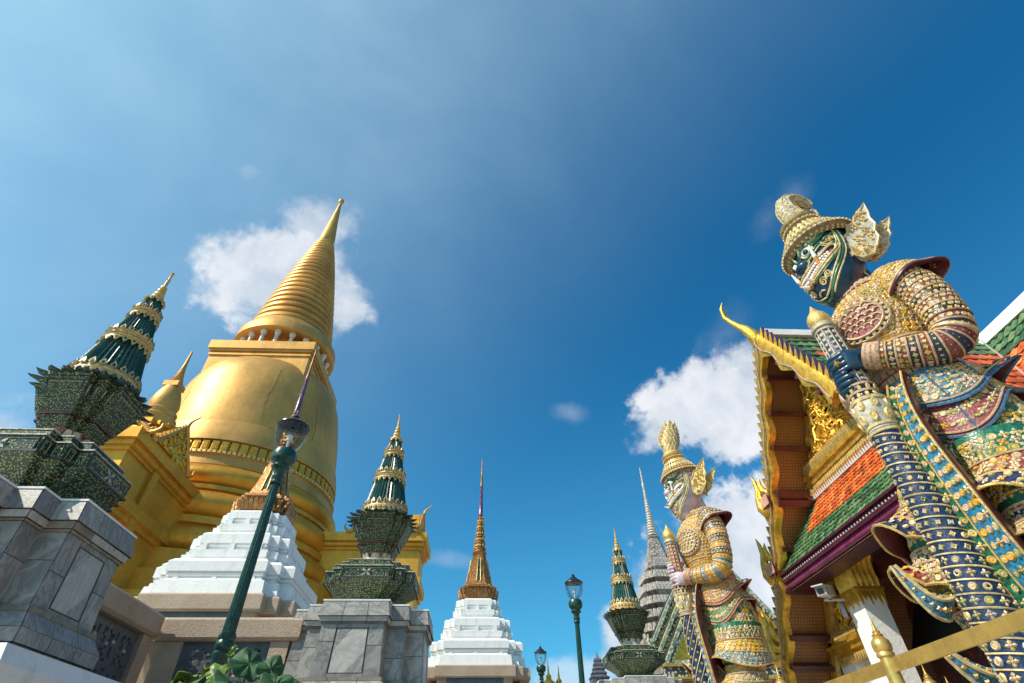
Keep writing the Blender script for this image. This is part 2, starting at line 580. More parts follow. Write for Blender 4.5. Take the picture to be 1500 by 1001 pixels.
def porch(root, rz):
    """gabled porch that projects from the round base along local -y"""
    def bld(mb, name, par):
        o = mb.build(name, par)
        o.rotation_euler = (0, 0, rz)
        return o
    hw = 0.93
    b = MB()
    y0, y1 = -9.9, -4.2
    b.box(-hw, hw, y0, y1, 0, 7.9, GOLD_D)
    for za, zb, e in [(7.9, 8.12, .10), (8.12, 8.5, .22), (8.5, 8.62, .10), (8.62, 9.75, .04), (9.75, 9.9, .12),
                      (9.9, 10.1, .22), (10.1, 10.5, .34)]:
        b.box(-hw - e, hw + e, y0 - e, y1 + .6 + e * .01, za, zb, GOLD_D)
    # rounded cornice roll on the long sides
    for sx in (-1, 1):
        b.tube([(sx * (hw + .13), y0 - .1, 9.98), (sx * (hw + .13), y1 + .6, 9.98)], .13, GOLD_D, 10)
        b.tube([(sx * (hw + .1), y0 - .1, 8.2), (sx * (hw + .1), y1 + .6, 8.2)], .12, GOLD_D, 10)
        b.box(sx * hw - .16, sx * hw + .16, y0 + 1.6, y0 + 2.0, 0, 10.1, GOLD_D)
        b.box(sx * (hw + .0) - .28, sx * (hw + .0) + .28, y1 - .6, y1 + .5, 0, 7.2, GOLD_D)
    bld(b, 'porch', root)
    # cross gables: one to the front, one to each side
    yc = -8.0
    for dx, dy, name in [(0, -1, 'pediment'), (1, 0, 'pediment'), (-1, 0, 'pediment')]:
        g = MB()
        ux = Vector((-dy, dx, 0))
        o = Vector((0, yc, 10.5)) + Vector((dx, dy, 0)) * (hw + .28 if dx else 1.75)
        n = Vector((dx, dy, 0))
        w, hgt = 1.35, 1.4
        prof = [(-w, 0), (-w * .62, hgt * .36), (-w * .3, hgt * .70), (0, hgt), (w * .3, hgt * .70), (w * .62, hgt * .36), (w, 0)]
        g.extrude(prof, o, ux, (0, 0, 1), .1, GILT)
        # roof behind the gable
        back = [o + ux * a + Vector((0, 0, c)) - n * (hw + .9) for a, c in prof]
        front = [o + ux * a + Vector((0, 0, c)) for a, c in prof]
        g.rings([front, back], GOLD_D, False)
        # raised barge frame, scrolls, finials
        for k in range(6):
            a, c = prof[k], prof[k + 1]
            g.tube([o + n * .1 + ux * a[0] + Vector((0, 0, a[1])), o + n * .1 + ux * c[0] + Vector((0, 0, c[1]))], .085, GOLD, 6)
            for t in (0.2, .5, .8):
                p = o + n * .1 + ux * (a[0] + (c[0] - a[0]) * t) + Vector((0, 0, a[1] + (c[1] - a[1]) * t))
                out = (ux * (-1 if k < 3 else 1) * .8 + Vector((0, 0, .8))) * .16
                g.tube([p, p + out], [.05, .008], GOLD, 5)
        for k in range(46):
            t = rnd.random() * .8
            a = (rnd.random() - .5) * 2 * w * .8 * (1 - t)
            p = o + n * .07 + ux * a + Vector((0, 0, .1 + t * hgt * .85))
            ang = rnd.random() * 6.28
            q = [p + (ux * math.cos(ang + s_ * 2.4) + Vector((0, 0, math.sin(ang + s_ * 2.4)))) * .15 * (1 - s_ * .5) + n * .05 * s_ for s_ in (0, .35, .7, 1)]
            g.tube(q, [.045, .04, .03, .012], GILT, 5)
        for a, c, sg in [(0, hgt, 0), (-w, 0, -1), (w, 0, 1)]:
            p = o + n * .1 + ux * a + Vector((0, 0, c))
            if sg == 0:
                q = [p, p + n * .04 + Vector((0, 0, .16)), p + n * .14 + Vector((0, 0, .30)), p + n * .30 + Vector((0, 0, .40)), p + n * .34 + Vector((0, 0, .54))]
            else:
                q = [p, p + ux * sg * .16 + Vector((0, 0, .05)), p + ux * sg * .3 + Vector((0, 0, .18)), p + ux * sg * .3 + Vector((0, 0, .36))]
            g.tube(q, [.09, .07, .05, .035, .010][:len(q)], GOLD, 7)
        bld(g, name, root)
    sc_ = MB()
    sc_.redent([(10.5, .35, .2), (11.6, .35, .2), (11.62, .42, .2), (11.8, .42, .2)], GOLD_D, (0, yc, 0))
    sc_.lathe([(11.8, .75), (12.0, .78), (12.05, .66), (12.2, .70), (12.3, .58), (12.5, .62), (12.6, .50), (12.9, .56), (13.3, .47), (13.6, .36), (13.75, .30)], GOLD, (0, yc, 0), 28)
    sc_.box(-.3, .3, yc - .3, yc + .3, 13.72, 13.95, GOLD)
    pr = []
    z, r = 13.95, .26
    for k in range(12):
        pr += [(z, r), (z + .035, r * 1.08), (z + .07, r * .93)]
        z += .085
        r *= .90
    pr += [(z, r), (z + .75, r * .5), (15.75, .012)]
    sc_.lathe(pr, GOLD, (0, yc, 0), 20)
    bld(sc_, 'porch_spire', root)


ch = thing('golden_chedi', 'huge gold bell-shaped chedi with a ringed spire behind the white stepped chedi', 'chedi', (CX, CY, 0))
b = MB()
prof = [(0, 8.4), (1.6, 8.4), (1.7, 8.0), (4.2, 8.0), (4.3, 7.3), (6.2, 7.2), (6.3, 6.75), (7.05, 6.7), (7.1, 6.45), (7.9, 6.35), (7.98, 6.0)]


def torus_prof(z0, z1, r0, r1, bulge, k=9):
    return [(z0 + (z1 - z0) * (i / k), r0 + (r1 - r0) * i / k + bulge * math.sin(PI * i / k) ** .7) for i in range(k + 1)]


prof += torus_prof(8.05, 9.15, 5.55, 5.45, .42)
prof += [(9.2, 5.42), (9.22, 5.55), (9.5, 5.55), (9.52, 5.38)]
prof += torus_prof(9.6, 10.7, 5.3, 5.2, .42)
prof += [(10.75, 5.18), (10.77, 5.28), (10.95, 5.28), (10.97, 5.08)]
prof += torus_prof(11.0, 12.0, 5.05, 4.95, .36)
prof += [(12.02, 4.98), (12.62, 4.92), (12.66, 4.78), (13.22, 4.74), (13.25, 4.98), (13.75, 4.93), (13.95, 4.88), (14.35, 4.80)]
b.lathe(prof, lambda i, j: GOLD if prof[i][0] > 12.0 else GOLD_D, (0, 0, 0), 112)
b.build('base', ch, sharp=30)
b = MB()
b.lathe([(14.35, 4.78), (14.42, 4.70), (15.2, 4.64), (16.2, 4.50), (17.2, 4.33), (18.0, 4.16), (18.6, 3.95), (19.05, 3.70), (19.4, 3.40), (19.65, 3.05), (19.8, 2.6), (19.85, 1.5)], GOLD, (0, 0, 0), 128)
BELL = [(14.42, 4.70), (15.2, 4.64), (16.2, 4.50), (17.2, 4.33), (18.0, 4.16), (18.6, 3.95), (19.05, 3.70)]
for a0, z0, n in ((-62, 18.3, 22), (-30, 17.0, 14), (-118, 16.6, 12)):
    q, a = [], R(a0)
    for k in range(n):
        z = z0 - .17 * k
        rr = float(np.interp(z, [p[0] for p in BELL], [p[1] for p in BELL])) + .004
        a += (rnd.random() - .45) * .022
        q.append((rr * math.cos(a), rr * math.sin(a), z))
    b.tube(q, [.006 + .012 * rnd.random() for _ in q], M('crack_shadow', (.16, .085, .03), .8), 4)
b.build('bell', ch, sharp=40)
b = MB()
for i in range(76):
    a = 2 * PI * i / 76
    ax = Vector((math.cos(a), math.sin(a), 0))
    ay = Vector((-ax.y, ax.x, 0))
    p = ax * 4.82 + Vector((0, 0, 12.94))
    b.obox(p, ax * .10, ay * .150, Vector((0, 0, .24)), GILT)
    b.obox(p + ax * .08, ax * .05, ay * .10, Vector((0, 0, .17)), GOLD_D)
    for s_ in (-.25, .25):
        q = ax.copy()
        a2 = a + s_ * 2 * PI / 76
        b.obox(Vector((math.cos(a2), math.sin(a2), 0)) * 4.98 + Vector((0, 0, 12.60)), ax * .06, ay * .07, Vector((0, 0, .06)), GILT_P)
b.build('lotus_band', ch)
b = MB()
hw = 2.78
b.box(-hw, hw, -hw, hw, 17.8, 19.95, GOLD)
b.box(-hw - .06, hw + .06, -hw - .06, hw + .06, 19.95, 20.08, GOLD)
b.box(-hw - .0, hw + .0, -hw - .0, hw + .0, 20.08, 20.2, GOLD_D)
b.box(-hw - .1, hw + .1, -hw - .1, hw + .1, 20.2, 20.36, GOLD)
b.box(-hw - .18, hw + .18, -hw - .18, hw + .18, 20.36, 20.92, GOLD)
b.build('harmika', ch)
b = MB()
b.lathe([(20.92, 2.15), (22.1, 2.15)], GOLD_D, (0, 0, 0), 48)
b.build('drum', ch)
for i in range(20):
    a = 2 * PI * (i + .5) / 20
    c = MB()
    c.lathe([(20.92, .17), (21.05, .17), (21.08, .12), (21.75, .105), (21.8, .15), (21.95, .19), (22.08, .19)], M('pale_column_paint', (.62, .58, .52), .5), (2.62 * math.cos(a), 2.62 * math.sin(a), 0), 12)
    c.build('column', ch)
b = MB()
pr = [(22.05, 1.5), (22.04, 2.55), (22.02, 2.95), (22.1, 3.06), (22.7, 3.02), (22.78, 2.98), (23.2, 2.72), (23.35, 2.62)]
z, r = 23.4, 2.62
nr = 21
for k in range(nr):
    dz = 10.2 / nr * (1.22 - .44 * k / (nr - 1))
    r0 = 2.55 + (0.62 - 2.55) * (k / nr)
    pr += [(z, r0 * .93), (z + dz * .12, r0 * 1.005), (z + dz * .45, r0 * 1.02), (z + dz * .72, r0 * .97), (z + dz * .8, r0 * .9)]
    z += dz
pr += [(z, .56), (z + .05, .6), (z + .9, .56), (z + 3, .33), (38.9, .13), (39.3, .1), (39.35, .16), (39.55, .23), (39.75, .2), (39.95, .09), (40.15, .02)]
b.lathe(pr, GOLD, (0, 0, 0), 72)
b.build('ringed_spire', ch, sharp=50)
porch(ch, 0)
porch(ch, PI / 2)

# ------------------------------------------------------------------ marble pedestals with green ceramic spires


def quad_slab(mb, A, B, C, D, m, inset=.003, proud=.006):
    A, B, C, D = map(Vector, (A, B, C, D))
    c = (A + B + C + D) / 4
    n = (B - A).cross(D - A).normalized()
    q = []
    for p in (A, B, C, D):
        q.append(p + (c - p).normalized() * inset * 1.4)
    mb.add([p + n * proud for p in q] + [p - n * .002 for p in q], [(0, 1, 2, 3), (4, 5, 1, 0), (5, 6, 2, 1), (6, 7, 3, 2), (7, 4, 0, 3)], m)


def lerp(a, b, t):
    return Vector(a) + (Vector(b) - Vector(a)) * t


def clad(mb, z0, a0, s0, z1, a1, s1, split, mats, n=2, panel=False):
    """stone cladding on a redented storey"""
    lo, hi = redent_plan(a0, s0, n), redent_plan(a1, s1, n)
    N = len(lo)
    mb.rings([[(x, y, z0) for x, y in lo], [(x, y, z1) for x, y in hi]], JOINT)
    for j in range(N):
        A, B = lo[j], lo[(j + 1) % N]
        C, D = hi[(j + 1) % N], hi[j]
        A, B, C, D = (*A, z0), (*B, z0), (*C, z1), (*D, z1)
        L = (Vector(B) - Vector(A)).length
        if panel and L > a0 * 1.6:
            for t0, t1 in ((0, .24), (.76, 1)):
                cut = .45 + rnd.random() * .25
                for v0, v1 in ((0, cut), (cut, 1)):
                    q = [lerp(lerp(A, B, t0), lerp(D, C, t0), v0), lerp(lerp(A, B, t1), lerp(D, C, t1), v0), lerp(lerp(A, B, t1), lerp(D, C, t1), v1), lerp(lerp(A, B, t0), lerp(D, C, t0), v1)]
                    quad_slab(mb, *q, rnd.choice(mats))
            def P(s_, v):
                return lerp(lerp(A, B, s_), lerp(D, C, s_), v)
            quad_slab(mb, P(.24, .92), P(.76, .92), P(.76, 1), P(.24, 1), MARB[2])
            quad_slab(mb, P(.24, 0), P(.76, 0), P(.76, .07), P(.24, .07), MARB[1])
            x0, x1, v0, v1 = .262, .738, .085, .905
            xm, vm = .5, (v0 + v1) / 2
            cor = [(x0, v0), (x1, v0), (x1, v1), (x0, v1)]
            mid = [(xm, v0), (x1, vm), (xm, v1), (x0, vm)]
            nrm = (Vector(B) - Vector(A)).cross(Vector(D) - Vector(A)).normalized()
            mb.add([P(*p) + nrm * .003 for p in mid], [(0, 1, 2, 3)], MARB_W)
            for k in range(4):
                pts = [P(*mid[k - 1]), P(*cor[k]), P(*mid[k])]
                ce = (pts[0] + pts[1] + pts[2]) / 3
                mb.add([p + (ce - p) * .012 + nrm * .0035 for p in pts], [(0, 1, 2)], MARB[0] if k % 2 else MARB_W)
            continue
        if L > a0 * 1.6 and split > 1:
            cuts = [0, .3 + rnd.random() * .06, .66 + rnd.random() * .06, 1]
            for t0, t1 in zip(cuts, cuts[1:]):
                quad_slab(mb, lerp(A, B, t0), lerp(A, B, t1), lerp(D, C, t1), lerp(D, C, t0), rnd.choice(mats))
        elif split < 0:
            cut = .35 + rnd.random() * .3
            for v0, v1 in ((0, cut), (cut, 1)):
                quad_slab(mb, lerp(A, D, v0), lerp(B, C, v0), lerp(B, C, v1), lerp(A, D, v1), rnd.choice(mats))
        else:
            quad_slab(mb, A, B, C, D, rnd.choice(mats))


def pedestal(loc, label):
    t = thing('marble_pedestal', label, 'pedestal', loc, 0, 'marble pedestals under the green spires')
    b = MB()
    b.box(-1.45, 1.52, -1.22, 1.25, 0, 1.30, WHITE)
    b.rings([[(-1.45, -1.22, 1.30), (1.52, -1.22, 1.30), (1.52, 1.25, 1.30), (-1.45, 1.25, 1.30)],
             [(-1.38, -1.15, 1.42), (1.45, -1.15, 1.42), (1.45, 1.18, 1.42), (-1.38, 1.18, 1.42)]], WHITE, True, False, True)
    b.build('white_plinth', t)
    b = MB()
    s = .235
    clad(b, 1.42, .55, s, 1.50, .55, s, 2, MARB)
    clad(b, 1.50, .55, s, 1.56, .50, s, 2, MARB[1:])
    clad(b, 1.56, .53, s, 1.66, .53, s, 2, MARB[1:])
    clad(b, 1.66, .53, s, 1.78, .465, s, 2, MARB)
    clad(b, 1.78, .47, s, 1.82, .465, s, 2, [MARB_B])
    b.build('base_moulding', t, sharp=20)
    b = MB()
    clad(b, 1.82, .425, s, 2.42, .395, s, -1, MARB, panel=True)
    b.build('shaft', t, sharp=20)
    b = MB()
    clad(b, 2.42, .405, s, 2.44, .415, s, 2, [MARB_B])
    clad(b, 2.44, .43, s, 2.50, .44, s, 2, [MARB_B, MARB_W])
    clad(b, 2.50, .46, s, 2.685, .425, s, 2, MARB[:2])
    b.redent([(2.685, .437, s), (2.705, .437, s), (2.706, .1, .1)], WHITE_T)
    b.build('cap', t, sharp=20)
    return t


def facet_frames(b, z0, a0, s0, z1, a1, s1):
    """raised beaded borders round every facet of a redented storey"""
    lo, hi = redent_plan(a0, s0), redent_plan(a1, s1)
    n = len(lo)
    for j in range(n):
        A, B, C, D = Vector((*lo[j], z0)), Vector((*lo[(j + 1) % n], z0)), Vector((*hi[(j + 1) % n], z1)), Vector((*hi[j], z1))
        nn = (B - A).cross(D - A).normalized() * .003
        L = (B - A).length
        ins = min(.025 / max(L, .01), .3)
        q = [lerp(lerp(A, B, u), lerp(D, C, u), v) + nn for u, v in ((ins, .10), (1 - ins, .10), (1 - ins, .90), (ins, .90))]
        b.tube(q, .006, GREEN_L, 4, True)
        ins *= 1.5
        q = [lerp(lerp(A, B, u), lerp(D, C, u), v) + nn for u, v in ((ins, .16), (1 - ins, .16), (1 - ins, .84), (ins, .84))]
        b.tube(q, .0035, CREAM_G, 4, True)
        if L > .3:
            c_ = (A + B + C + D) / 4 + nn
            ux = (B - A).normalized()
            uy = ((D + C) / 2 - (A + B) / 2)
            for k in range(8):
                a = k * PI / 4
                b.extrude([(0, -.010), (.045, -.016), (.085, 0), (.045, .016), (0, .010)], c_, (ux * math.cos(a) + uy.normalized() * math.sin(a) * .8), (uy.normalized() * math.cos(a) - ux * math.sin(a)), .006, CREAM_G if k % 2 else GREEN_L)


def squash(b):
    b.v = [(x, y, z if z < 1.5 else 1.5 + (z - 1.5) * .89) for x, y, z in b.v]


def petal_row(mb, r, z, n, h, w, m, m2=None, up=1, lean=0.0, th=.012, rot=0.0):
    """row of pointed ceramic petals standing on a circle"""
    for i in range(n):
        a = 2 * PI * (i + rot) / n
        ax = Vector((math.cos(a), math.sin(a), 0))
        ay = Vector((-ax.y, ax.x, 0))
        az = (Vector((0, 0, up)) + ax * lean).normalized()
        o = ax * (r + th) + Vector((0, 0, z))
        k = max(.1, 1 - h * .5 / max(r, .05))
        out = [(-.5 * w, 0), (-.48 * w, .35 * h), (-.2 * w, .75 * h), (0, h), (.2 * w, .75 * h), (.48 * w, .35 * h), (.5 * w, 0)]
        if up < 0:
            out = out[::-1]
        mb.extrude(out, o, ay, az, th * 2, m)
        if m2:
            out2 = [(x * .45, .12 * h + y * .5) for x, y in out]
            mb.extrude(out2, o + ax * th, ay, az, th, m2)


def green_spire(loc, label, rz=0.0, lobed=False):
    t = thing('green_spire', label, 'spire', loc, rz, 'green ceramic spires on marble pedestals')
    b = MB()
    b.redent([(.0, .20, .10), (.07, .20, .10), (.10, .165, .10), (.14, .165, .10), (.20, .19, .11), (.30, .29, .125), (.36, .355, .14), (.52, .365, .14), (.53, .33, .14), (.57, .33, .14), (.58, .30, .12), (.64, .30, .12), (.645, .2, .1)], G_GREEN)
    b.redent([(.355, .372, .141), (.375, .372, .141)], M('dark_fleck_edge', (.05, .045, .03), .4))
    for z, a in ((.525, .372), (.645, .305)):
        b.redent([(z, a, .14 if z < .6 else .12), (z + .012, a, .14 if z < .6 else .12), (z + .013, .1, .1)], CREAM_G)
    facet_frames(b, .36, .355, .14, .52, .365, .14)
    b.build('tray', t, sharp=25)
    b = MB()
    b.lathe([(.64, .30), (.70, .29), (.74, .23), (.80, .22), (.86, .25)], CREAM_G, (0, 0, 0), 28)
    b.build('neck', t)
    b = MB()
    b.redent([(.80, .10, .055), (.84, .115, .06), (.86, .125, .064)], G_RED, cap0=True)
    b.redent([(.86, .115, .064), (.98, .145, .076)], G_GREENF)
    b.redent([(.98, .155, .08), (1.005, .16, .08)], MAROON)
    b.redent([(1.005, .145, .08), (1.10, .178, .09), (1.36, .240, .11)], G_GREENF)
    b.redent([(1.36, .25, .11), (1.40, .255, .112), (1.401, .1, .1)], flecked('olive_fleck', (.05, .055, .02), (.38, .33, .14), 34, .42))
    facet_frames(b, 1.01, .145, .08, 1.36, .240, .11)
    b.build('bowl', t, sharp=25)
    # dark pointed leaves fanning out under the cone
    b = MB()
    for ring, (n, z, ln, up) in enumerate([(21, 1.405, .175, -.006), (21, 1.430, .13, .0)]):
        for i in range(n):
            a = 2 * PI * (i + .5 * ring) / n
            ax = Vector((math.cos(a), math.sin(a), 0))
            ay = Vector((-ax.y, ax.x, 0))
            q = abs(((a / (PI / 2)) + .5) % 1 - .5) * 2
            r0 = .40 + .05 * q
            w = .056
            base, mid, tip = ax * r0, ax * (r0 + ln * .55), ax * (r0 + ln)
            zz = [Vector((0, 0, z)), Vector((0, 0, z - .005)), Vector((0, 0, z + up + .012))]
            rs = []
            for c, w_, h_ in ((base + zz[0], w, .016), (mid + zz[1], w * .95, .018), (lerp(mid, tip, .6) + zz[1], w * .6, .013), (tip + zz[2], .005, .004)):
                rs.append([c + ay * w_, c + Vector((0, 0, h_)), c - ay * w_, c - Vector((0, 0, h_))])
            b.rings(rs, GREEN_L, True, True, True)
    b.lathe([(1.40, .1), (1.40, .42), (1.45, .42), (1.46, .1)], GREEN_L, (0, 0, 0), 32)
    b.build('leaf_ring', t, sharp=30)
    # fluted cone in three diminishing storeys
    b = MB()
    def rc(z):
        return .345 * (1 - (z - 1.6) / 2.02) + .012
    for za, zb in ((1.66, 2.19), (2.34, 2.74), (2.86, 3.14)):
        b.lathe([(za, rc(za)), (zb, rc(zb) * .97)], GREEN, (0, 0, 0), 72, .07)
    squash(b)
    b.build('cone', t, sharp=15)
    b = MB()
    b.lathe([(1.45, .405), (1.50, .40), (1.505, .385), (1.56, .38), (1.565, .372), (1.58, .372), (1.60, .355), (1.64, .345), (1.67, .335)], lambda i, j: (CREAM_G if i in (1, 2) else (YEL if i in (0, 3, 4, 5) else CREAM)), (0, 0, 0), 60)
    for i in range(60):
        a = 2 * PI * i / 60
        b.obox((.391 * math.cos(a), .391 * math.sin(a), 1.532), Vector((math.cos(a), math.sin(a), 0)) * .006, Vector((-math.sin(a), math.cos(a), 0)) * .008, (0, 0, .022), GREEN_L if i % 2 else CREAM)
    petal_row(b, rc(1.66), 1.65, 22, .095, .066, CREAM, GREEN, 1, -.16)
    squash(b)
    b.build('band', t, sharp=25)
    for z0, z1, n in ((2.19, 2.34, 16), (2.74, 2.86, 12)):
        b = MB()
        ra, rb = rc(z0) + .010, rc(z1) + .010
        zs = [z0, z0 + (z1 - z0) * .3, z0 + (z1 - z0) * .34, z0 + (z1 - z0) * .62, z0 + (z1 - z0) * .66, z1]
        rr = [ra, ra - .003, ra - .010, rb + .0, rb + .007, rb]
        b.lathe(list(zip(zs, rr)), lambda i, j: (YEL if i in (0, 4) else CREAM_G), (0, 0, 0), 48)
        for z, r_ in ((zs[0], ra), (zs[2], ra - .002), (zs[4], rb + .01), (zs[5], rb)):
            b.lathe([(z - .01, r_), (z, r_ + .01), (z + .01, r_)], CREAM, (0, 0, 0), 48)
        petal_row(b, rb, z1, n + 2, .08, .056 * (1 if n > 12 else .8), CREAM, GREEN, 1, -.16)
        petal_row(b, ra - .02, z0 + .01, n + 2, .085, .058 * (1 if n > 12 else .8), CREAM, GREEN, -1, .16)
        squash(b)
        b.build('band', t, sharp=25)
    b = MB()
    pr = [(3.12, rc(3.12) * 1.0), (3.14, rc(3.14) + .02)]
    z, r = 3.16, .085
    for k in range(4):
        pr += [(z, r * .7), (z + .02, r), (z + .05, r * .95), (z + .07, r * .6)]
        z += .075
        r *= .80
    pr += [(z, r * .65), (z + .13, r * .6), (z + .14, r * .85), (z + .16, r * .5), (z + .28, r * .42), (z + .285, .016), (z + .31, .022), (3.78, .008)]
    b.lathe(pr, lambda i, j: (YEL if (i // 2) % 3 else CREAM), (0, 0, 0), 18)
    petal_row(b, .09, 3.15, 9, .085, .06, CREAM, YEL, -1, .25)
    squash(b)
    b.build('finial', t, sharp=30)
    return t


ped_spots = [((-4.45, 5.0), 'near grey marble pedestal at the left edge with white plinth showing below', 'large dark green spire leaning at the left edge on the nearest marble pedestal'),
             ((-1.70, 8.42), 'grey marble pedestal with diamond panel facing front, right of the lamp post', 'green and gold banded spire on the diamond panelled pedestal by the golden chedi'),
             ((3.42, 13.75), 'marble pedestal at the bottom edge left of the pale faced giant', 'green fluted spire in front of the grey porcelain prang')]
for (x, y), la, lb in ped_spots:
    pedestal((x, y, 0), la)
    green_spire((x, y, 2.70), lb)

# ------------------------------------------------------------------ granite balustrades with pierced panels
FRET = ["##########", "#..##..###", "#.##.##..#", "##..###.##", "####.##.##", "#..#..####", "##.##.#..#", "#.###..#.#", "#..#.###.#", "####..####"]


def lattice(mb, o, ux, w, h, th=.10, cell=.04, border=.08):
    o, ux = Vector(o), Vector(ux).normalized()
    uy = Vector((0, 0, 1))
    un = ux.cross(uy) * th * .5

    def bar(a0, a1, b0, b1):
        mb.obox(o + ux * (a0 + a1) / 2 + uy * (b0 + b1) / 2, ux * (a1 - a0) / 2, un, uy * (b1 - b0) / 2, LATT)
    bar(0, w, 0, border)
    bar(0, w, h - border, h)
    bar(0, border, border, h - border)
    bar(w - border, w, border, h - border)
    nx, nz = int((w - 2 * border) / cell), int((h - 2 * border) / cell)
    cw, chh = (w - 2 * border) / nx, (h - 2 * border) / nz
    for k in range(nz):
        i = 0
        while i < nx:
            if FRET[(k) % 10][(i + 3 * (k // 10)) % 10] == '#':
                j = i
                while j < nx and FRET[(k) % 10][(j + 3 * (k // 10)) % 10] == '#':
                    j += 1
                bar(border + i * cw, border + j * cw, border + k * chh, border + (k + 1) * chh)
                i = j
            else:
                i += 1


def cham_box(mb, x0, x1, y0, y1, z0, z1, m, c=.035):
    rs = []
    for z, e in ((z0, c), (z0 + c, 0), (z1 - c, 0), (z1, c)):
        rs.append([(x0 + e, y0 + e, z), (x1 - e, y0 + e, z), (x1 - e, y1 - e, z), (x0 + e, y1 - e, z)])
    mb.rings(rs, m, True, True, True)


t = thing('stone_balustrade', 'granite balustrade with pierced grey panel running back behind the near pedestal', 'balustrade', (-4.45, 6.9, 0))
b = MB(); cham_box(b, -.15, .17, -1.05, .98, 2.33, 2.6, GRAN); b.build('coping', t)
b = MB(); cham_box(b, -.1, .12, .74, .99, .3, 2.33, GRAN, .01); b.build('post', t)
b = MB(); lattice(b, (.01, -.95, .6), (0, 1, 0), 1.69, 1.72); b.build('lattice_panel', t)
b = MB(); cham_box(b, -.2, .2, -1.05, 1.0, 0, .6, GRAN); b.build('base_course', t)
t = thing('stone_balustrade', 'granite balustrade with pierced grey panel behind the lotus leaves', 'balustrade', (-3.4, 8.1, 0))
b = MB(); cham_box(b, -1.0, .92, -.15, .16, 2.32, 2.6, GRAN); b.build('coping', t)
for xa, xw in ((-1.0, .40), (.55, .24)):
    b = MB(); cham_box(b, xa, xa + xw, -.1, .12, .3, 2.32, GRAN, .01); b.build('post', t)
b = MB(); lattice(b, (-.62, .0, .6), (1, 0, 0), 1.17, 1.72); b.build('lattice_panel', t)
b = MB(); cham_box(b, -.9, .9, -.2, .2, 0, .6, GRAN); b.build('base_course', t)


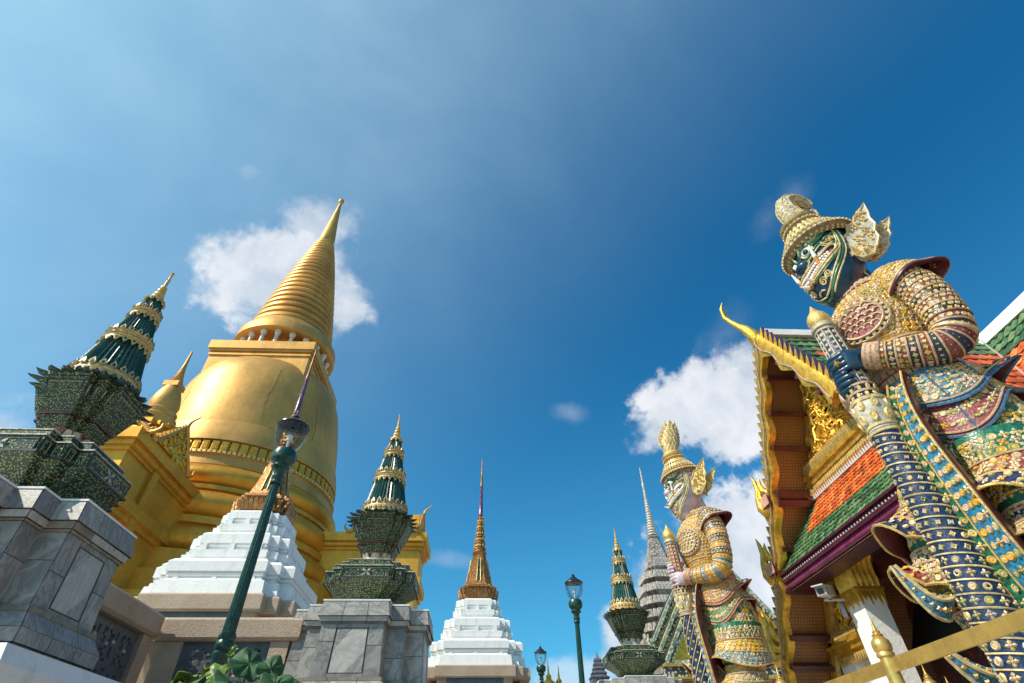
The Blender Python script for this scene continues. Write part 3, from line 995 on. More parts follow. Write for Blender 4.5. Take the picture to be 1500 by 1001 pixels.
# ------------------------------------------------------------------ white stepped chedis with gilded bells
def white_chedi(loc, la, lb):
    p = thing('chedi_plinth', lb, 'plinth', loc, 0, 'granite plinths under the white stepped chedis')
    b = MB()
    st = .215
    b.redent([(3.24, 1.05, st), (3.27, 1.08, st), (3.50, 1.08, st), (3.53, 1.06, st), (3.531, .5, st)], GRAN, (0, 0, 0), 2, True)
    b.build('coping', p, sharp=20)
    b = MB(); b.redent([(0, 1.10, st), (1.2, 1.10, st), (1.25, .9, st)], GRAN); b.build('base_course', p, sharp=20)
    W = 1.08 + 2 * st - .10
    for q in range(4):
        rot = Matrix.Rotation(q * PI / 2, 4, 'Z')
        b = MB(); lattice(b, (-.76, -W + .05, 1.2), (1, 0, 0), 1.52, 2.03, cell=.06); o = b.build('lattice_panel', p); o.rotation_euler = (0, 0, q * PI / 2)
        for xa in (-1.0, .76):
            b = MB(); b.box(xa, xa + .24, -W, -W + .2, 1.2, 3.25, GRAN); o = b.build('post', p); o.rotation_euler = (0, 0, q * PI / 2)
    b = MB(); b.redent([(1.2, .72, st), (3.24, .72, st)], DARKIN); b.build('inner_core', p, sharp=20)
    t = thing('white_chedi', la, 'chedi', (loc[0], loc[1], 3.53), 0, 'white stepped chedis with gilded spires')
    b = MB()
    pr = []
    z = 0.0
    for k, (a, s, h) in enumerate([(1.0, .20, .68), (.73, .155, .64), (.50, .118, .60)]):
        if k == 0:
            pr += [(0, a, s), (.26, a - .035, s), (.265, a - .09, s), (.30, a - .13, s), (.36, a - .15, s), (.365, a - .115, s), (.41, a - .105, s), (.42, a - .13, s), (.44, a - .085, s), (.62, a - .085, s), (.66, a - .13, s), (.68, a - .15, s)]
        else:
            pr += [(z + .01, a - .06, s), (z + .05, a - .05, s), (z + .11, a - .02, s), (z + .115, a, s), (z + .25, a + .005, s), (z + .26, a - .07, s), (z + .285, a - .10, s), (z + .33, a - .10, s), (z + .335, a - .075, s), (z + .37, a - .07, s), (z + .38, a - .095, s), (z + .40, a - .065, s), (z + h - .05, a - .07, s), (z + h - .01, a - .12, s), (z + h, a - .15, s)]
        z += h
    pr.append((z + .02, .30, .1))
    pr.append((z + .021, .1, .05))
    b.redent(pr, WHITE)
    # small blocks in the recesses of each storey
    for zz, w in ((.36, 1.20), (1.005, .92), (1.64, .615)):
        for q in range(4):
            c, s_ = math.cos(q * PI / 2), math.sin(q * PI / 2)
            for xo in (-.58 * w, 0, .58 * w):
                x, y = xo, w + .015
                b.obox((x * c - y * s_, x * s_ + y * c, zz), (.045 * c, .045 * s_, 0), (-.06 * s_, .06 * c, 0), (0, 0, .06), WHITE)
    b.build('stepped_base', t, sharp=18)
    z0 = z
    b = MB()
    b.redent([(z0, .28, .13), (z0 + .1, .30, .13), (z0 + .12, .26, .12), (z0 + .32, .29, .125), (z0 + .36, .31, .13), (z0 + .42, .31, .13), (z0 + .44, .26, .115), (z0 + .5, .24, .11)], BRONZE)
    for w, zz, n in ((.585, z0 + .14, 9), (.565, z0 + .04, 11)):
        for q in range(4):
            c, s_ = math.cos(q * PI / 2), math.sin(q * PI / 2)
            for i in range(n):
                x = (i - (n - 1) / 2) * 2 * .5 / n
                y = w - max(0, abs(x) - .29) * .9
                h = .15
                o = Vector((x * c - y * s_, x * s_ + y * c, zz))
                b.extrude([(-.05, 0), (-.045, .6 * h), (0, h * 1.15), (.045, .6 * h), (.05, 0)], o, (c, s_, 0), (-s_ * .25, c * .25, 1), .035, BRONZE)
    b.build('lotus_base', t, sharp=25)
    b = MB()
    bz = z0 + .5
    b.redent([(bz, .225, .10), (bz + .10, .205, .095), (bz + .35, .165, .08), (bz + .7, .125, .065), (bz + .95, .10, .055), (bz + 1.0, .11, .06), (bz + 1.04, .12, .06), (bz + 1.06, .05, .05)], BRONZE)
    for q in range(4):
        c, s_ = math.cos(q * PI / 2), math.sin(q * PI / 2)
        for zz, hh, y0, y1, w in ((bz + .12, .30, .41, .345, .05), (bz + .5, .3, .325, .275, .04)):
            A = Vector((-w, y0, zz)); B2 = Vector((w, y0, zz)); C2 = Vector((w * .8, y1, zz + hh)); D2 = Vector((-w * .8, y1, zz + hh))
            rm = Matrix.Rotation(q * PI / 2, 3, 'Z')
            quad_slab(b, rm @ A, rm @ D2, rm @ C2, rm @ B2, GREEN, .0, -.008)
            for sx in (-1, 1):
                b.tube([rm @ (Vector((sx * w * 1.25, y0, zz - .05))), rm @ (Vector((sx * w * 1.0, y1, zz + hh + .03)))], .016, GILT_P, 5)
    b.build('bell', t, sharp=25)
    b = MB()
    pr = [(bz + 1.04, .20), (bz + 1.09, .22), (bz + 1.13, .20)]
    zz, r = bz + 1.14, .205
    for k in range(11):
        pr += [(zz, r * .78), (zz + .03, r), (zz + .07, r * .98), (zz + .10, r * .76)]
        zz += .108
        r *= .925
    b.lathe(pr, BRONZE, (0, 0, 0), 22)
    for k in range(11):
        petal_row(b, .20 * .925 ** k * .93, bz + 1.15 + .108 * k, 10, .085, .09 * .925 ** k, GILT_P if k % 2 else BRONZE, None, 1, .2, .008, k * .5)
    b.build('ringed_cone', t, sharp=40)
    b = MB()
    zt = zz
    ht = 7.0 - zt - .0
    m_p = flecked('violet_mirror_mosaic', (.10, .022, .09), (.42, .36, .42), 34, .36, (.5, .3, .3), .25)
    b.lathe([(zt, .075), (zt + .04, .09), (zt + .08, .07), (zt + ht * .50, .048), (zt + ht * .51, .06), (zt + ht * .53, .05)], m_p, (0, 0, 0), 14)
    b.lathe([(zt + ht * .53, .05), (zt + ht * .55, .046), (zt + ht * .70, .030), (zt + ht * .71, .038), (zt + ht * .72, .030), (zt + ht * .97, .016), (zt + ht * .975, .03), (zt + ht, .02), (zt + ht * 1.01, .004)], BRONZE, (0, 0, 0), 12)
    b.build('spire_shaft', t)


white_chedi((-5.02, 11.6, 0), 'white stepped chedi with gilded bell, right in front of the golden chedi', 'granite plinth with pierced panels under the white chedi by the lamp post')
white_chedi((-.24, 17.8, 0), 'white stepped chedi with slim gilded spire standing alone in mid picture', 'granite plinth with pierced panels under the lone white chedi in mid picture')


# ------------------------------------------------------------------ lamp posts
def lamp(loc, label):
    t = thing('lamp_post', label, 'lamp post', loc, 0, 'green lamp posts with clear globes')
    b = MB()
    b.lathe([(0, .19), (.1, .19), (.14, .15), (.55, .13), (.6, .16), (.66, .13), (1.1, .10), (1.14, .12), (1.2, .092), (1.80, .08), (1.83, .098), (1.86, .098), (1.88, .082), (1.9, .094), (1.93, .098), (1.96, .094), (1.98, .082), (2.0, .09), (2.03, .09), (2.06, .072)], LAMPG, (0, 0, 0), 24)
    b.lathe([(2.06, .069), (3.78, .052)], LAMPG, (0, 0, 0), 28, .1)
    b.lathe([(3.78, .065), (3.80, .075), (3.83, .062), (3.86, .075), (3.89, .075), (3.91, .06), (3.98, .075), (4.0, .11), (4.02, .12), (4.04, .10), (4.06, .10), (4.12, .155), (4.2, .165), (4.26, .14), (4.28, .09)], LAMPG, (0, 0, 0), 24)
    b.build('pole', t)
    b = MB()
    b.lathe([(4.26, .085), (4.30, .12), (4.36, .165), (4.46, .198), (4.56, .212), (4.645, .210)], GLASS, (0, 0, 0), 28)
    b.build('globe', t)
    b = MB()
    b.lathe([(4.27, .02), (4.42, .018), (4.425, .04), (4.5, .042), (4.53, .015)], M('lamp_bulb_white', (.75, .74, .7), .3), (0, 0, 0), 12)
    b.build('bulb', t)
    b = MB()
    b.lathe([(4.64, .03), (4.64, .205), (4.645, .220), (4.66, .217), (4.675, .20), (4.69, .175), (4.715, .145), (4.735, .118), (4.74, .095), (4.77, .078), (4.78, .05), (4.81, .033), (4.815, .045), (4.83, .03), (4.86, .012), (4.93, .003)], LAMPB, (0, 0, 0), 28)
    b.build('cap', t)


lamp((-2.76, 6.42, 0), 'tall green lamp post crossing in front of the nearer white chedi')
lamp((2.10, 13.15, 0), 'taller of the two green lamp posts standing against plain blue sky')
lamp((1.93, 20.6, 0), 'small distant green lamp post just right of the lone white chedi')
lamp((-6.55, 6.85, 0), 'lamp post mostly hidden behind the large spire at the left edge')


# ------------------------------------------------------------------ lotus plant in a glazed jar
def lotus():
    t = thing('lotus_plant', 'broad green lotus leaves at the foot of the near lamp post', 'plant', (-1.72, 4.35, 0))
    m1 = M('lotus_leaf_dark', (.022, .085, .022), .65, 0, .35, 9, .15, 30)
    m2 = M('lotus_leaf_light', (.10, .16, .015), .42, 0, .3, 9, .15, 30)
    m3 = M('lotus_stem', (.07, .13, .03), .5)
    b = MB()
    b.lathe([(0, .28), (.05, .32), (.35, .46), (.62, .50), (.7, .47), (.74, .50), (.76, .48), (.70, .43), (.5, .42)], M('brown_glazed_jar', (.09, .04, .02), .25), (0, 0, 0), 32, 0, True)
    b.build('jar', t)
    b = MB(); b.lathe([(.66, .01), (.66, .43)], M('jar_water', (.03, .04, .03), .08), (0, 0, 0), 24); b.build('water', t)
    r2 = random.Random(5)
    leaves = [(.02, .10, 1.43, .17, .75, m1, .2), (-.16, .0, 1.34, .13, 1.0, m2, 2.6), (.20, .05, 1.38, .11, 1.15, m1, -.6), (-.36, .06, 1.33, .12, .25, m2, 2.2),
              (-.3, -.12, 1.25, .16, .4, m1, 2.4), (.05, -.15, 1.27, .16, .3, m1, .5), (.3, -.06, 1.27, .13, .8, m1, -.3), (-.08, .22, 1.50, .06, 1.1, m2, 1.9), (-.17, .22, 1.53, .05, 1.1, m2, 3.3),
              (-.1, -.25, 1.20, .17, .2, m2, 1.2), (.28, .22, 1.30, .12, .5, m1, -.8), (-.42, -.02, 1.27, .10, .6, m1, 3.0), (.40, .08, 1.22, .11, .7, m1, .1), (-.22, .12, 1.38, .09, .3, m2, 1.0), (.12, .2, 1.36, .10, .2, m2, .3)]
    for x, y, z, r, tl, m, az in leaves:
        c = Vector((x, y, z - .015))
        r *= .86
        tx = Vector((math.cos(az), math.sin(az), 0))
        n = (Vector((0, 0, 1)) * math.cos(tl) + Vector((-.15 + .3 * r2.random(), -1, 0)) * math.sin(tl) * .9 + tx * .35).normalized()
        u = n.cross(Vector((0, 1, .1))).normalized()
        v = n.cross(u)
        N = 36
        rs = []
        ph = r2.random() * 6
        for k, f in enumerate((.04, .35, .7, .92, 1.0)):
            ring = []
            for j in range(N):
                a = 2 * PI * j / N
                notch = 1 - .3 * math.exp(-((a - PI) / .25) ** 2)
                rr = r * f * (1 + .08 * math.sin(3 * a + ph) * f + .035 * math.sin(7 * a + 2 * ph) * f) * notch
                h = -.10 * r * (1 - f) + .20 * r * f * f * math.sin(3 * a + ph) + .10 * r * f * f * math.sin(5 * a + 2.3 * ph) + .02 * r * f * math.cos(9 * a) * f - .12 * r * f ** 3 + .01 * (1 if j % 4 == 0 else 0)
                ring.append(c + u * rr * math.cos(a) + v * rr * math.sin(a) + n * h)
            rs.append(ring)
        b = MB()
        b.rings(rs, m, True, True)
        o = b.build('leaf', t, sharp=80)
        so = o.modifiers.new('thickness', 'SOLIDIFY')
        so.thickness = .004
        s_ = MB()
        foot = Vector((x * .3, y * .3, .6))
        s_.tube([foot, lerp(foot, c, .5) + Vector((.02, .02, 0)), c - n * .1 * r], [.009, .008, .006], m3, 6)
        s_.build('stem', t)


lotus()


# ------------------------------------------------------------------ temple gate on the right
def soffit_mat():
    m, g, b, tc = mat_base('maroon_gold_soffit')
    sep = g.n('ShaderNodeSeparateXYZ')
    g.put(sep.inputs[0], tc)
    k = 34.0
    x = g.math('MULTIPLY', sep.outputs[0], k)
    y = g.math('MULTIPLY', g.math('ADD', g.math('MULTIPLY', sep.outputs[1], -.5), g.math('MULTIPLY', sep.outputs[2], .866)), k)
    a = g.math('ABSOLUTE', g.math('SINE', g.math('ADD', x, y)))
    c = g.math('ABSOLUTE', g.math('SINE', g.math('SUBTRACT', x, y)))
    line = g.smooth(g.math('MINIMUM', a, c), .34, .20)
    dot = g.smooth(g.math('MULTIPLY', a, c), .80, .90)
    f = g.math('MAXIMUM', g.math('MULTIPLY', line, .55), dot)
    n = g.noise(tc, 4, 5)
    base = g.mix(g.smooth(n, .3, .7), (.085, .022, .014, 1), (.16, .045, .024, 1))
    g.put(b.inputs['Base Color'], g.mix(f, base, (.62, .31, .07, 1)))
    b.inputs['Roughness'].default_value = .45
    return m


SOFF = soffit_mat()
BLUE_D = M('deep_blue_ground', (.02, .025, .09), .4, 0, .3, 8)
GX, GY, GZ, SL = 4.5, 6.36, 6.5, 1.73
PX = 5.2


def slope_y(z, side=1):
    return GY + side * (GZ - z) / SL


def tile_field(mb, o, ux, us, n_u, n_s, wu, ws, pick, th=.018):
    """lapped roof tiles: o top corner, ux along the eave, us down the slope"""
    o, ux, us = Vector(o), Vector(ux).normalized(), Vector(us).normalized()
    nn = ux.cross(us).normalized()
    if nn.z < 0:
        nn = -nn
    for r in range(n_s):
        for i in range(n_u):
            m = pick(i + .5 * (r % 2), r)
            if m is None:
                continue
            m = (rnd.choice((T_ORG, T_ORG, T_ORG2, T_ORG3)) if m is T_ORG else rnd.choice((T_GRN, T_GRN, T_GRN2, T_GRN3)) if m is T_GRN else m)
            p = o + ux * ((i + .5 * (r % 2)) * wu) + us * (r * ws)
            e = th * (1 + .5 * rnd.random())
            sk = (rnd.random() - .5) * .006
            a, b_ = p + nn * .004, p + ux * wu * .96 + nn * .004
            q = us * ws * 1.18
            pts = [a, p + ux * wu * .48 + nn * (.004 + wu * .09), b_,
                   b_ + q * .86 + nn * e, p + ux * wu * (.48) + q * (1.0 + sk) + nn * (e + wu * .10), a + q * .86 + nn * e]
            lo = [v - nn * .016 for v in pts[3:]]
            mb.add(pts + lo, [(0, 1, 4, 5), (1, 2, 3, 4), (3, 6, 7, 4), (4, 7, 8, 5)], m)


gate = thing('temple_gate', 'ornate gate with orange and green tiled roof and gold gable at the right edge', 'temple gate', (0, 0, 0))


def gp(name, b, **kw):
    return b.build(name, gate, **kw)


# main gable roof (porch): thin roof slabs with patterned soffit
for side in (1, -1):
    b = MB()
    zt, zb = GZ - .06, 1.55
    y0, y1 = slope_y(zt, side), slope_y(zb, side)
    nv = Vector((0, side * SL, 1)).normalized()
    d = nv * -.10
    xa, xb = GX + .05, 8.6
    b.add([(xa, y0, zt) + d if False else Vector((xa, y0, zt)) + d, Vector((xb, y0, zt)) + d, Vector((xb, y1, zb)) + d, Vector((xa, y1, zb)) + d], [(0, 1, 2, 3)], SOFF)
    for i, z in enumerate((5.9, 5.4, 4.92, 4.32, 4.2, 3.62, 3.1, 2.55, 2.2)):
        y = slope_y(z, side)
        c = Vector(((GX + PX) / 2 + .0, y, z)) + nv * -.16
        t_ = Vector((0, -side, SL)).normalized()
        big = .035 if i not in (3, 4) else .05
        b.obox(c, (.36, 0, 0), t_ * big, nv * .06, MAROON)
    gp('soffit', b)
    b = MB()
    us = Vector((0, side, -SL)).normalized()
    L = 4.9 / math.sin(math.atan(SL))
    b.add([Vector((xa, y0, zt)), Vector((xb, y0, zt)), Vector((xb, y1, zb)), Vector((xa, y1, zb))], [(0, 1, 2, 3)], DARKIN)
    tile_field(b, Vector((GX + .12, GY, GZ)) + nv * .02, (1, 0, 0), us, 26, 24, .155, L / 24, lambda i, r: (T_GRN if r < 3 or i < 2.2 or r > 20 else T_ORG))
    gp('porch_roof', b)

# ridge and gallery roof behind (ridge runs along y)
b = MB()
b.rings([[(x, GY - .11, GZ + .0), (x, GY - .11, GZ + .12), (x, GY - .06, GZ + .17), (x, GY + .06, GZ + .17), (x, GY + .11, GZ + .12), (x, GY + .11, GZ)] for x in (GX + .15, 4.9, 8.5)], WHITE_T, True, True, True)
RX = 8.4
b.rings([[(RX - .16, y, GZ - .18), (RX - .15, y, GZ - .07), (RX - .11, y, GZ - .06), (RX - .11, y, GZ + .03), (RX - .07, y, GZ + .04), (RX - .06, y, GZ + .09), (RX, y, GZ + .12), (RX + .1, y, GZ + .06), (RX + .15, y, GZ - .16)] for y in (-6, 8.2)], WHITE_T, True, True, True)
# valley gutters
for sy in (-1, 1):
    A, B2 = Vector((RX, GY, GZ + .03)), Vector((RX - 1.9, GY + sy * 1.9, GZ - 1.9 * SL + .03))
    if sy < 0:
        w = Vector((.09, .09, 0))
        up = Vector((0, 0, .05))
        b.add([A - w + up, A + w + up, B2 + w + up, B2 - w + up, A - w, A + w, B2 + w, B2 - w], [(0, 1, 2, 3), (0, 3, 7, 4), (1, 5, 6, 2)], WHITE_T)
gp('ridge_cap', b, sharp=20)
b = MB()
b.add([(RX, -6, GZ), (RX, 8.0, GZ), (5.9, 8.0, GZ - 2.5 * SL), (5.9, -6, GZ - 2.5 * SL)], [(0, 1, 2, 3)], DARKIN)
us = Vector((-1, 0, -SL)).normalized()
tile_field(b, (RX - .02, -2.2, GZ - .02), (0, 1, 0), us, 56, 24, .15, 5.0 / 24, lambda i, r: None if -2.2 + i * .15 > GY - r * 5.0 / 24 * .5 - .05 else (T_GRN if r < 4 or r > 19 else T_ORG))
b.add([(RX, -6, GZ), (RX, 8.0, GZ), (10.9, 8.0, GZ - 2.5 * SL), (10.9, -6, GZ - 2.5 * SL)], [(3, 2, 1, 0)], T_ORG)
gp('gallery_roof', b)

# pediment: dark ground, gold scrollwork, frame
b = MB()
zb = 4.42
apex = Vector((PX, GY, GZ - .25))
yl, yr = slope_y(zb, 1) - .16, slope_y(zb, -1) + .16
b.extrude([(yl, zb), (GY, GZ - .3), (yr, zb)], (PX + .05, 0, 0), (0, 1, 0), (0, 0, 1), .1, BLUE_D)
rp = random.Random(11)
for k in range(300):
    z = zb + .05 + (rp.random() ** 1.3) * (GZ - .5 - zb)
    wy = (GZ - .35 - z) / SL - .1
    if wy < .04:
        continue
    y = GY + (rp.random() * 2 - 1) * wy
    ang = rp.random() * 6.28
    cur = rp.choice((-1, 1)) * (2.2 + rp.random() * 2.2)
    ln = .13 + rp.random() * .13
    o = Vector((PX - .02, y, z))
    q = []
    for s_ in (0, .25, .5, .75, 1):
        aa = ang + cur * s_
        q.append(o + Vector((-.03 - .09 * math.sin(PI * s_) * rp.random(), math.cos(aa) * ln * (1 - .4 * s_), math.sin(aa) * ln * (1 - .4 * s_))))
    b.tube(q, [.014, .024, .022, .013, .003], GILT, 5)
gp('pediment', b, sharp=50)
b = MB()
for side in (1, -1):
    z1 = 1.9 if side == 1 else 4.45
    p0 = Vector((PX - .05, GY, GZ - .32))
    p1 = Vector((PX - .05, slope_y(z1, side) - side * .2, z1))
    t_ = (p1 - p0)
    nv = Vector((0, side * SL, 1)).normalized()
    b.obox((p0 + p1) / 2, t_ / 2, (.06, 0, 0), nv * .045, GILT)
    b.obox((p0 + p1) / 2 - nv * .08 + Vector((-.02, 0, 0)), t_ / 2, (.03, 0, 0), nv * .02, GILT_P)
gp('pediment_frame', b)
b = MB()
ya, yb_ = 5.1, 7.68
for z0, z1, e, m in ((4.16, 4.19, .05, WHITE_T), (4.30, 4.34, .20, GILT), (4.34, 4.40, .17, GILT_P), (4.40, 4.47, .22, GILT), (4.47, 4.50, .16, GILT)):
    b.box(PX - e, PX + .1, ya, yb_ + e * .3, z0, z1, m)
n = 46
for i in range(n):
    y = ya + (yb_ - ya) * (i + .5) / n
    b.extrude([(-.042, 0), (-.036, .05), (0, .12), (.036, .05), (.042, 0)], (PX - .17, y, 4.50), (0, 1, 0), (-.25, 0, 1), .035, GILT_P)
    b.extrude([(-.042, 0), (-.036, -.06), (0, -.13), (.036, -.06), (.042, 0)], (PX - .16, y, 4.31), (0, -1, 0), (.2, 0, 1), .035, GILT_P)
gp('pediment_base', b)

# barge boards with pointed teeth, wavy lower edge, finials
for side in (1, -1):
    b = MB()
    zend = 1.5 if side == 1 else 4.6
    N = 60
    rs = []
    nv = Vector((0, side * SL, 1)).normalized()
    tv = Vector((0, side, -SL)).normalized()
    Ltot = (GZ - zend) / math.sin(math.atan(SL))
    for i in range(N + 1):
        s_ = Ltot * i / N
        p = Vector((GX, GY, GZ)) + tv * s_
        ph = (s_ / .62) % 1
        wav = .07 * (1 - abs(2 * ph - 1)) + .05 * math.sin(ph * PI) ** 2
        o_, in_ = p + nv * .08, p - nv * (.10 + wav)
        rs.append([o_ + Vector((-.04, 0, 0)), p + Vector((-.07, 0, 0)), in_ + Vector((-.05, 0, 0)), in_ + Vector((.05, 0, 0)), p + Vector((.05, 0, 0)), o_ + Vector((.04, 0, 0))])
    b.rings(rs, GILT, True, True, True)
    nt_ = int(Ltot / .15)
    violet = M('violet_glass_inlay', (.10, .05, .14), .25)
    for i in range(1, nt_):
        p = Vector((GX, GY, GZ)) + tv * (i * .15) + nv * .07
        up = (nv * 1.0 - tv * .55).normalized()
        b.extrude([(-.06, 0), (-.055, .05), (-.02, .13), (.01, .17), (.035, .10), (.055, 0)], p, -tv, up, .05, GILT, violet)
    tub = []
    for i in range(N + 1):
        s_ = Ltot * i / N
        ph = (s_ / .62) % 1
        tub.append(Vector((GX - .085, GY, GZ)) + tv * s_ - nv * (.055 + .05 * math.sin(ph * PI) ** 2))
    b.tube(tub, .013, M('pale_barge_edge', (.34, .25, .20), .4, 0, .4, 20), 5)
    gp('bargeboard', b, sharp=40)
b = MB()
q = [Vector((GX, GY + .05, GZ - .12)), Vector((GX - .05, GY, GZ + .06)), Vector((GX - .12, GY + .04, GZ + .22)), Vector((GX - .16, GY + .14, GZ + .40)), Vector((GX - .20, GY + .23, GZ + .58)), Vector((GX - .27, GY + .27, GZ + .74)), Vector((GX - .29, GY + .24, GZ + .92)), Vector((GX - .25, GY + .20, GZ + 1.06))]
b.tube(q, [.09, .11, .085, .055, .044, .04, .03, .005], GILT, 10)
b.tube([q[5], q[5] + Vector((.05, .0, .08)), q[5] + Vector((.09, -.02, .2))], [.03, .02, .004], GILT, 6)
gp('gable_finial', b, sharp=60)
for z in (4.15, 3.28, 2.3):
    b = MB()
    y = slope_y(z, 1)
    o = Vector((GX - .02, y - .03, z - .05))
    for q_, r_ in (([(0, 0, 0), (-.02, .15, -.02), (-.03, .25, .10), (-.03, .26, .26), (-.02, .22, .42), (-.02, .25, .58), (-.02, .30, .70)], (.08, .095, .085, .062, .045, .03, .004)),
                   ([(0, .02, .10), (-.04, .14, .14), (-.05, .17, .26), (-.04, .12, .36), (-.03, .10, .44)], (.06, .06, .05, .035, .006)),
                   ([(0, -.06, .22), (-.04, .05, .30), (-.05, .07, .42), (-.04, .03, .52)], (.05, .055, .04, .006)),
                   ([(-.03, .24, .08), (-.04, .32, .10), (-.04, .36, .18)], (.04, .03, .005))):
        b.tube([o + Vector(v) for v in q_], list(r_), GILT, 7)
    gp('roof_flame', b, sharp=60)
    if z > 3.0:
        b = MB(); b.box(GX - .12, PX, y - .14, y + .08, z - .02, z + .12, MAROON); b.box(GX - .135, GX - .12, y - .15, y + .09, z - .03, z + .13, PINK); gp('bracket_beam', b)

# skirt roof over the doorway
EX, EZ, TX, TZ = 4.5, 3.24, 5.12, 4.17
YA, YB, YT = 4.3, 8.24, 7.72
b = MB()
us = Vector((EX - TX, 0, EZ - TZ))
Ls = us.length
b.add([(TX, YA, TZ - .02), (TX, YT, TZ - .02), (EX, YB, EZ - .02), (EX, YA, EZ - .02)], [(0, 1, 2, 3)], DARKIN)
wu, nr = .092, 13
nu = int((YB - YA) / wu)


def pick(i, r):
    y = YA + i * wu
    f = (r + .5) / nr
    if y + wu > YT + (YB - YT) * f - .02:
        return None
    if r >= nr - 5 or y > YT - .34 + (-.25) * (f) + .4 * f:
        return T_GRN
    return T_ORG


tile_field(b, (TX, YA, TZ), (0, 1, 0), us, nu, nr, wu, Ls / nr, pick, .012)
gp('skirt_roof', b)
b = MB()
b.rings([[(TX + .05, y, TZ - .02), (TX - .07, y, TZ - .03), (TX - .09, y, TZ + .03), (TX - .05, y, TZ + .06), (TX + .05, y, TZ + .06)] for y in (YA, YT + .05)], WHITE_T, True, True, True)
w1, w2 = Vector((TX, YT, TZ + .02)), Vector((EX - .05, YB + .03, EZ + .0))
b.obox((w1 + w2) / 2, (w2 - w1) / 2, (0, .045, 0), (.03, 0, .03), WHITE_T)
gp('skirt_trim', b)
b = MB()
for x0, z0, z1, m in ((EX - .04, EZ - .035, EZ - .01, LACQ_D), (EX + .0, EZ - .13, EZ - .035, LACQ_D), (EX + .03, EZ - .17, EZ - .13, LACQ)):
    b.box(x0, x0 + .25, YA, YB + .02, z0, z1, m)
b.tube([(EX + .04, YA, EZ - .195), (EX + .04, YB - .02, EZ - .195)], .034, LACQ, 12)
b.box(EX + .09, EX + .4, YA, YB - .05, EZ - .25, EZ - .215, LACQ_D)
b.box(EX + .075, EX + .09, YA, YB - .05, EZ - .235, EZ - .23, PINK)
bd = M('pale_beads', (.42, .36, .34), .4)
for i in range(58):
    y = YB - .05 - i * .066
    b.obox((EX - .003, y, EZ - .075), (.008, 0, 0), (0, .013, 0), (0, 0, .013), bd)
    b.obox((EX + .028, y, EZ - .15), (.006, 0, 0), (0, .009, 0), (0, 0, .009), LACQ_D)
gp('fascia', b)

# underside, back wall with painted frames, door leaf, pillars
b = MB()
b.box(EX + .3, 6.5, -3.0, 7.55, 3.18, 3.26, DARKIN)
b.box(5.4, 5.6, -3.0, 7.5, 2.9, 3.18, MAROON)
gp('ceiling', b)


def mural_mat():
    m, g, b, tc = mat_base('dark_mural')
    n = g.noise(tc, 2.2, 7, .65, 1.5)
    n2 = g.noise(tc, 4.5, 6, .6, 2.0)
    c = g.mix(g.smooth(n, .42, .62), (.16, .035, .03, 1), (.07, .045, .04, 1))
    c = g.mix(g.smooth(n2, .58, .70), c, (.14, .24, .26, 1))
    c = g.mix(g.smooth(n2, .40, .32), c, (.30, .14, .07, 1))
    g.put(b.inputs['Base Color'], c)
    b.inputs['Roughness'].default_value = .5
    return m


b = MB()
b.box(6.4, 6.6, -3.0, 8.4, 0, 3.2, mural_mat())
gp('back_wall', b)
FRB = M('greyblue_frame_paint', (.26, .37, .40), .5, 0, .3, 9)
b = MB()
for y0 in (6.9, 4.2):
    pts = [(y0, .2), (y0, 1.9), (y0 - .12, 2.15), (y0 - .05, 2.2), (y0 - .55, 2.75), (y0 - .75, 3.1), (y0 - .95, 2.75), (y0 - 1.45, 2.2), (y0 - 1.38, 2.15), (y0 - 1.5, 1.9), (y0 - 1.5, .2)]
    b.tube([(6.37, y, z) for y, z in pts], .035, FRB, 6)
    b.tube([(6.38, y0 + (.75 - .75) + (y - y0) * .86 - .105, z - .12) for y, z in pts], .014, FRB, 5)
    for k in range(5):
        z = 2.15 + .15 * k
        for sg in (-1, 1):
            yy = y0 - .75 + sg * (.70 - .15 * k)
            b.tube([(6.36, yy, z), (6.34, yy + sg * .1, z + .03), (6.34, yy + sg * .13, z + .11), (6.35, yy + sg * .06, z + .13)], [.03, .026, .02, .008], FRB, 5)
gp('door_frame', b)
b = MB(); b.box(6.2, 6.26, 1.2, 3.6, .1, 2.15, M('dark_red_door', (.13, .02, .022), .3, 0, .3, 5)); b.box(6.17, 6.2, 2.9, 3.35, 1.72, 1.9, M('white_notice_plate', (.5, .5, .48), .5))
b.lathe([(1.35, .06), (1.5, .16), (1.58, .10), (1.7, .05), (1.78, .09), (1.86, .03)], GILT, (6.2, 2.4, 0), 14)
gp('door_leaf', b)
for yc in (7.42, -1.2):
    b = MB()
    b.box(4.98, 5.30, yc - .17, yc + .17, 0, 2.78, WHITE)
    o = gp('pillar', b)
    b = MB()
    # gilded capital of long curved leaves
    for side in range(4):
        c, s_ = math.cos(side * PI / 2), math.sin(side * PI / 2)
        for i in range(5):
            x = (i - 2) * .078
            rs = []
            for z, y, w in ((2.80, .185, .036), (2.88, .20, .04), (3.0, .19, .04), (3.12, .21, .042), (3.2, .27, .045), (3.24, .31, .04)):
                rs.append([(5.14 + (xx) * c - yy * s_, yc + xx * s_ + yy * c, z) for xx, yy in ((x * (1 + (y - .18)) - w, y - .03), (x * (1 + (y - .18)), y + .02), (x * (1 + (y - .18)) + w, y - .03))])
            b.rings(rs, GILT, False)
        for i in range(6):
            x = (i - 2.5) * .064
            o_ = Vector((5.14 + x * c - .178 * s_, yc + x * s_ + .178 * c, 2.77))
            b.extrude([(-.032, 0), (-.028, -.07), (0, -.15 - .05 * (i % 2)), (.028, -.07), (.032, 0)], o_, (-c, -s_, 0), (0, 0, 1), .02, GILT)
    b.box(5.14 - .2, 5.14 + .2, yc - .2, yc + .2, 2.755, 2.80, GILT)
    b.box(5.14 - .15, 5.14 + .15, yc - .15, yc + .15, 2.78, 3.2, GILT)
    b.build('capital', o, sharp=60)
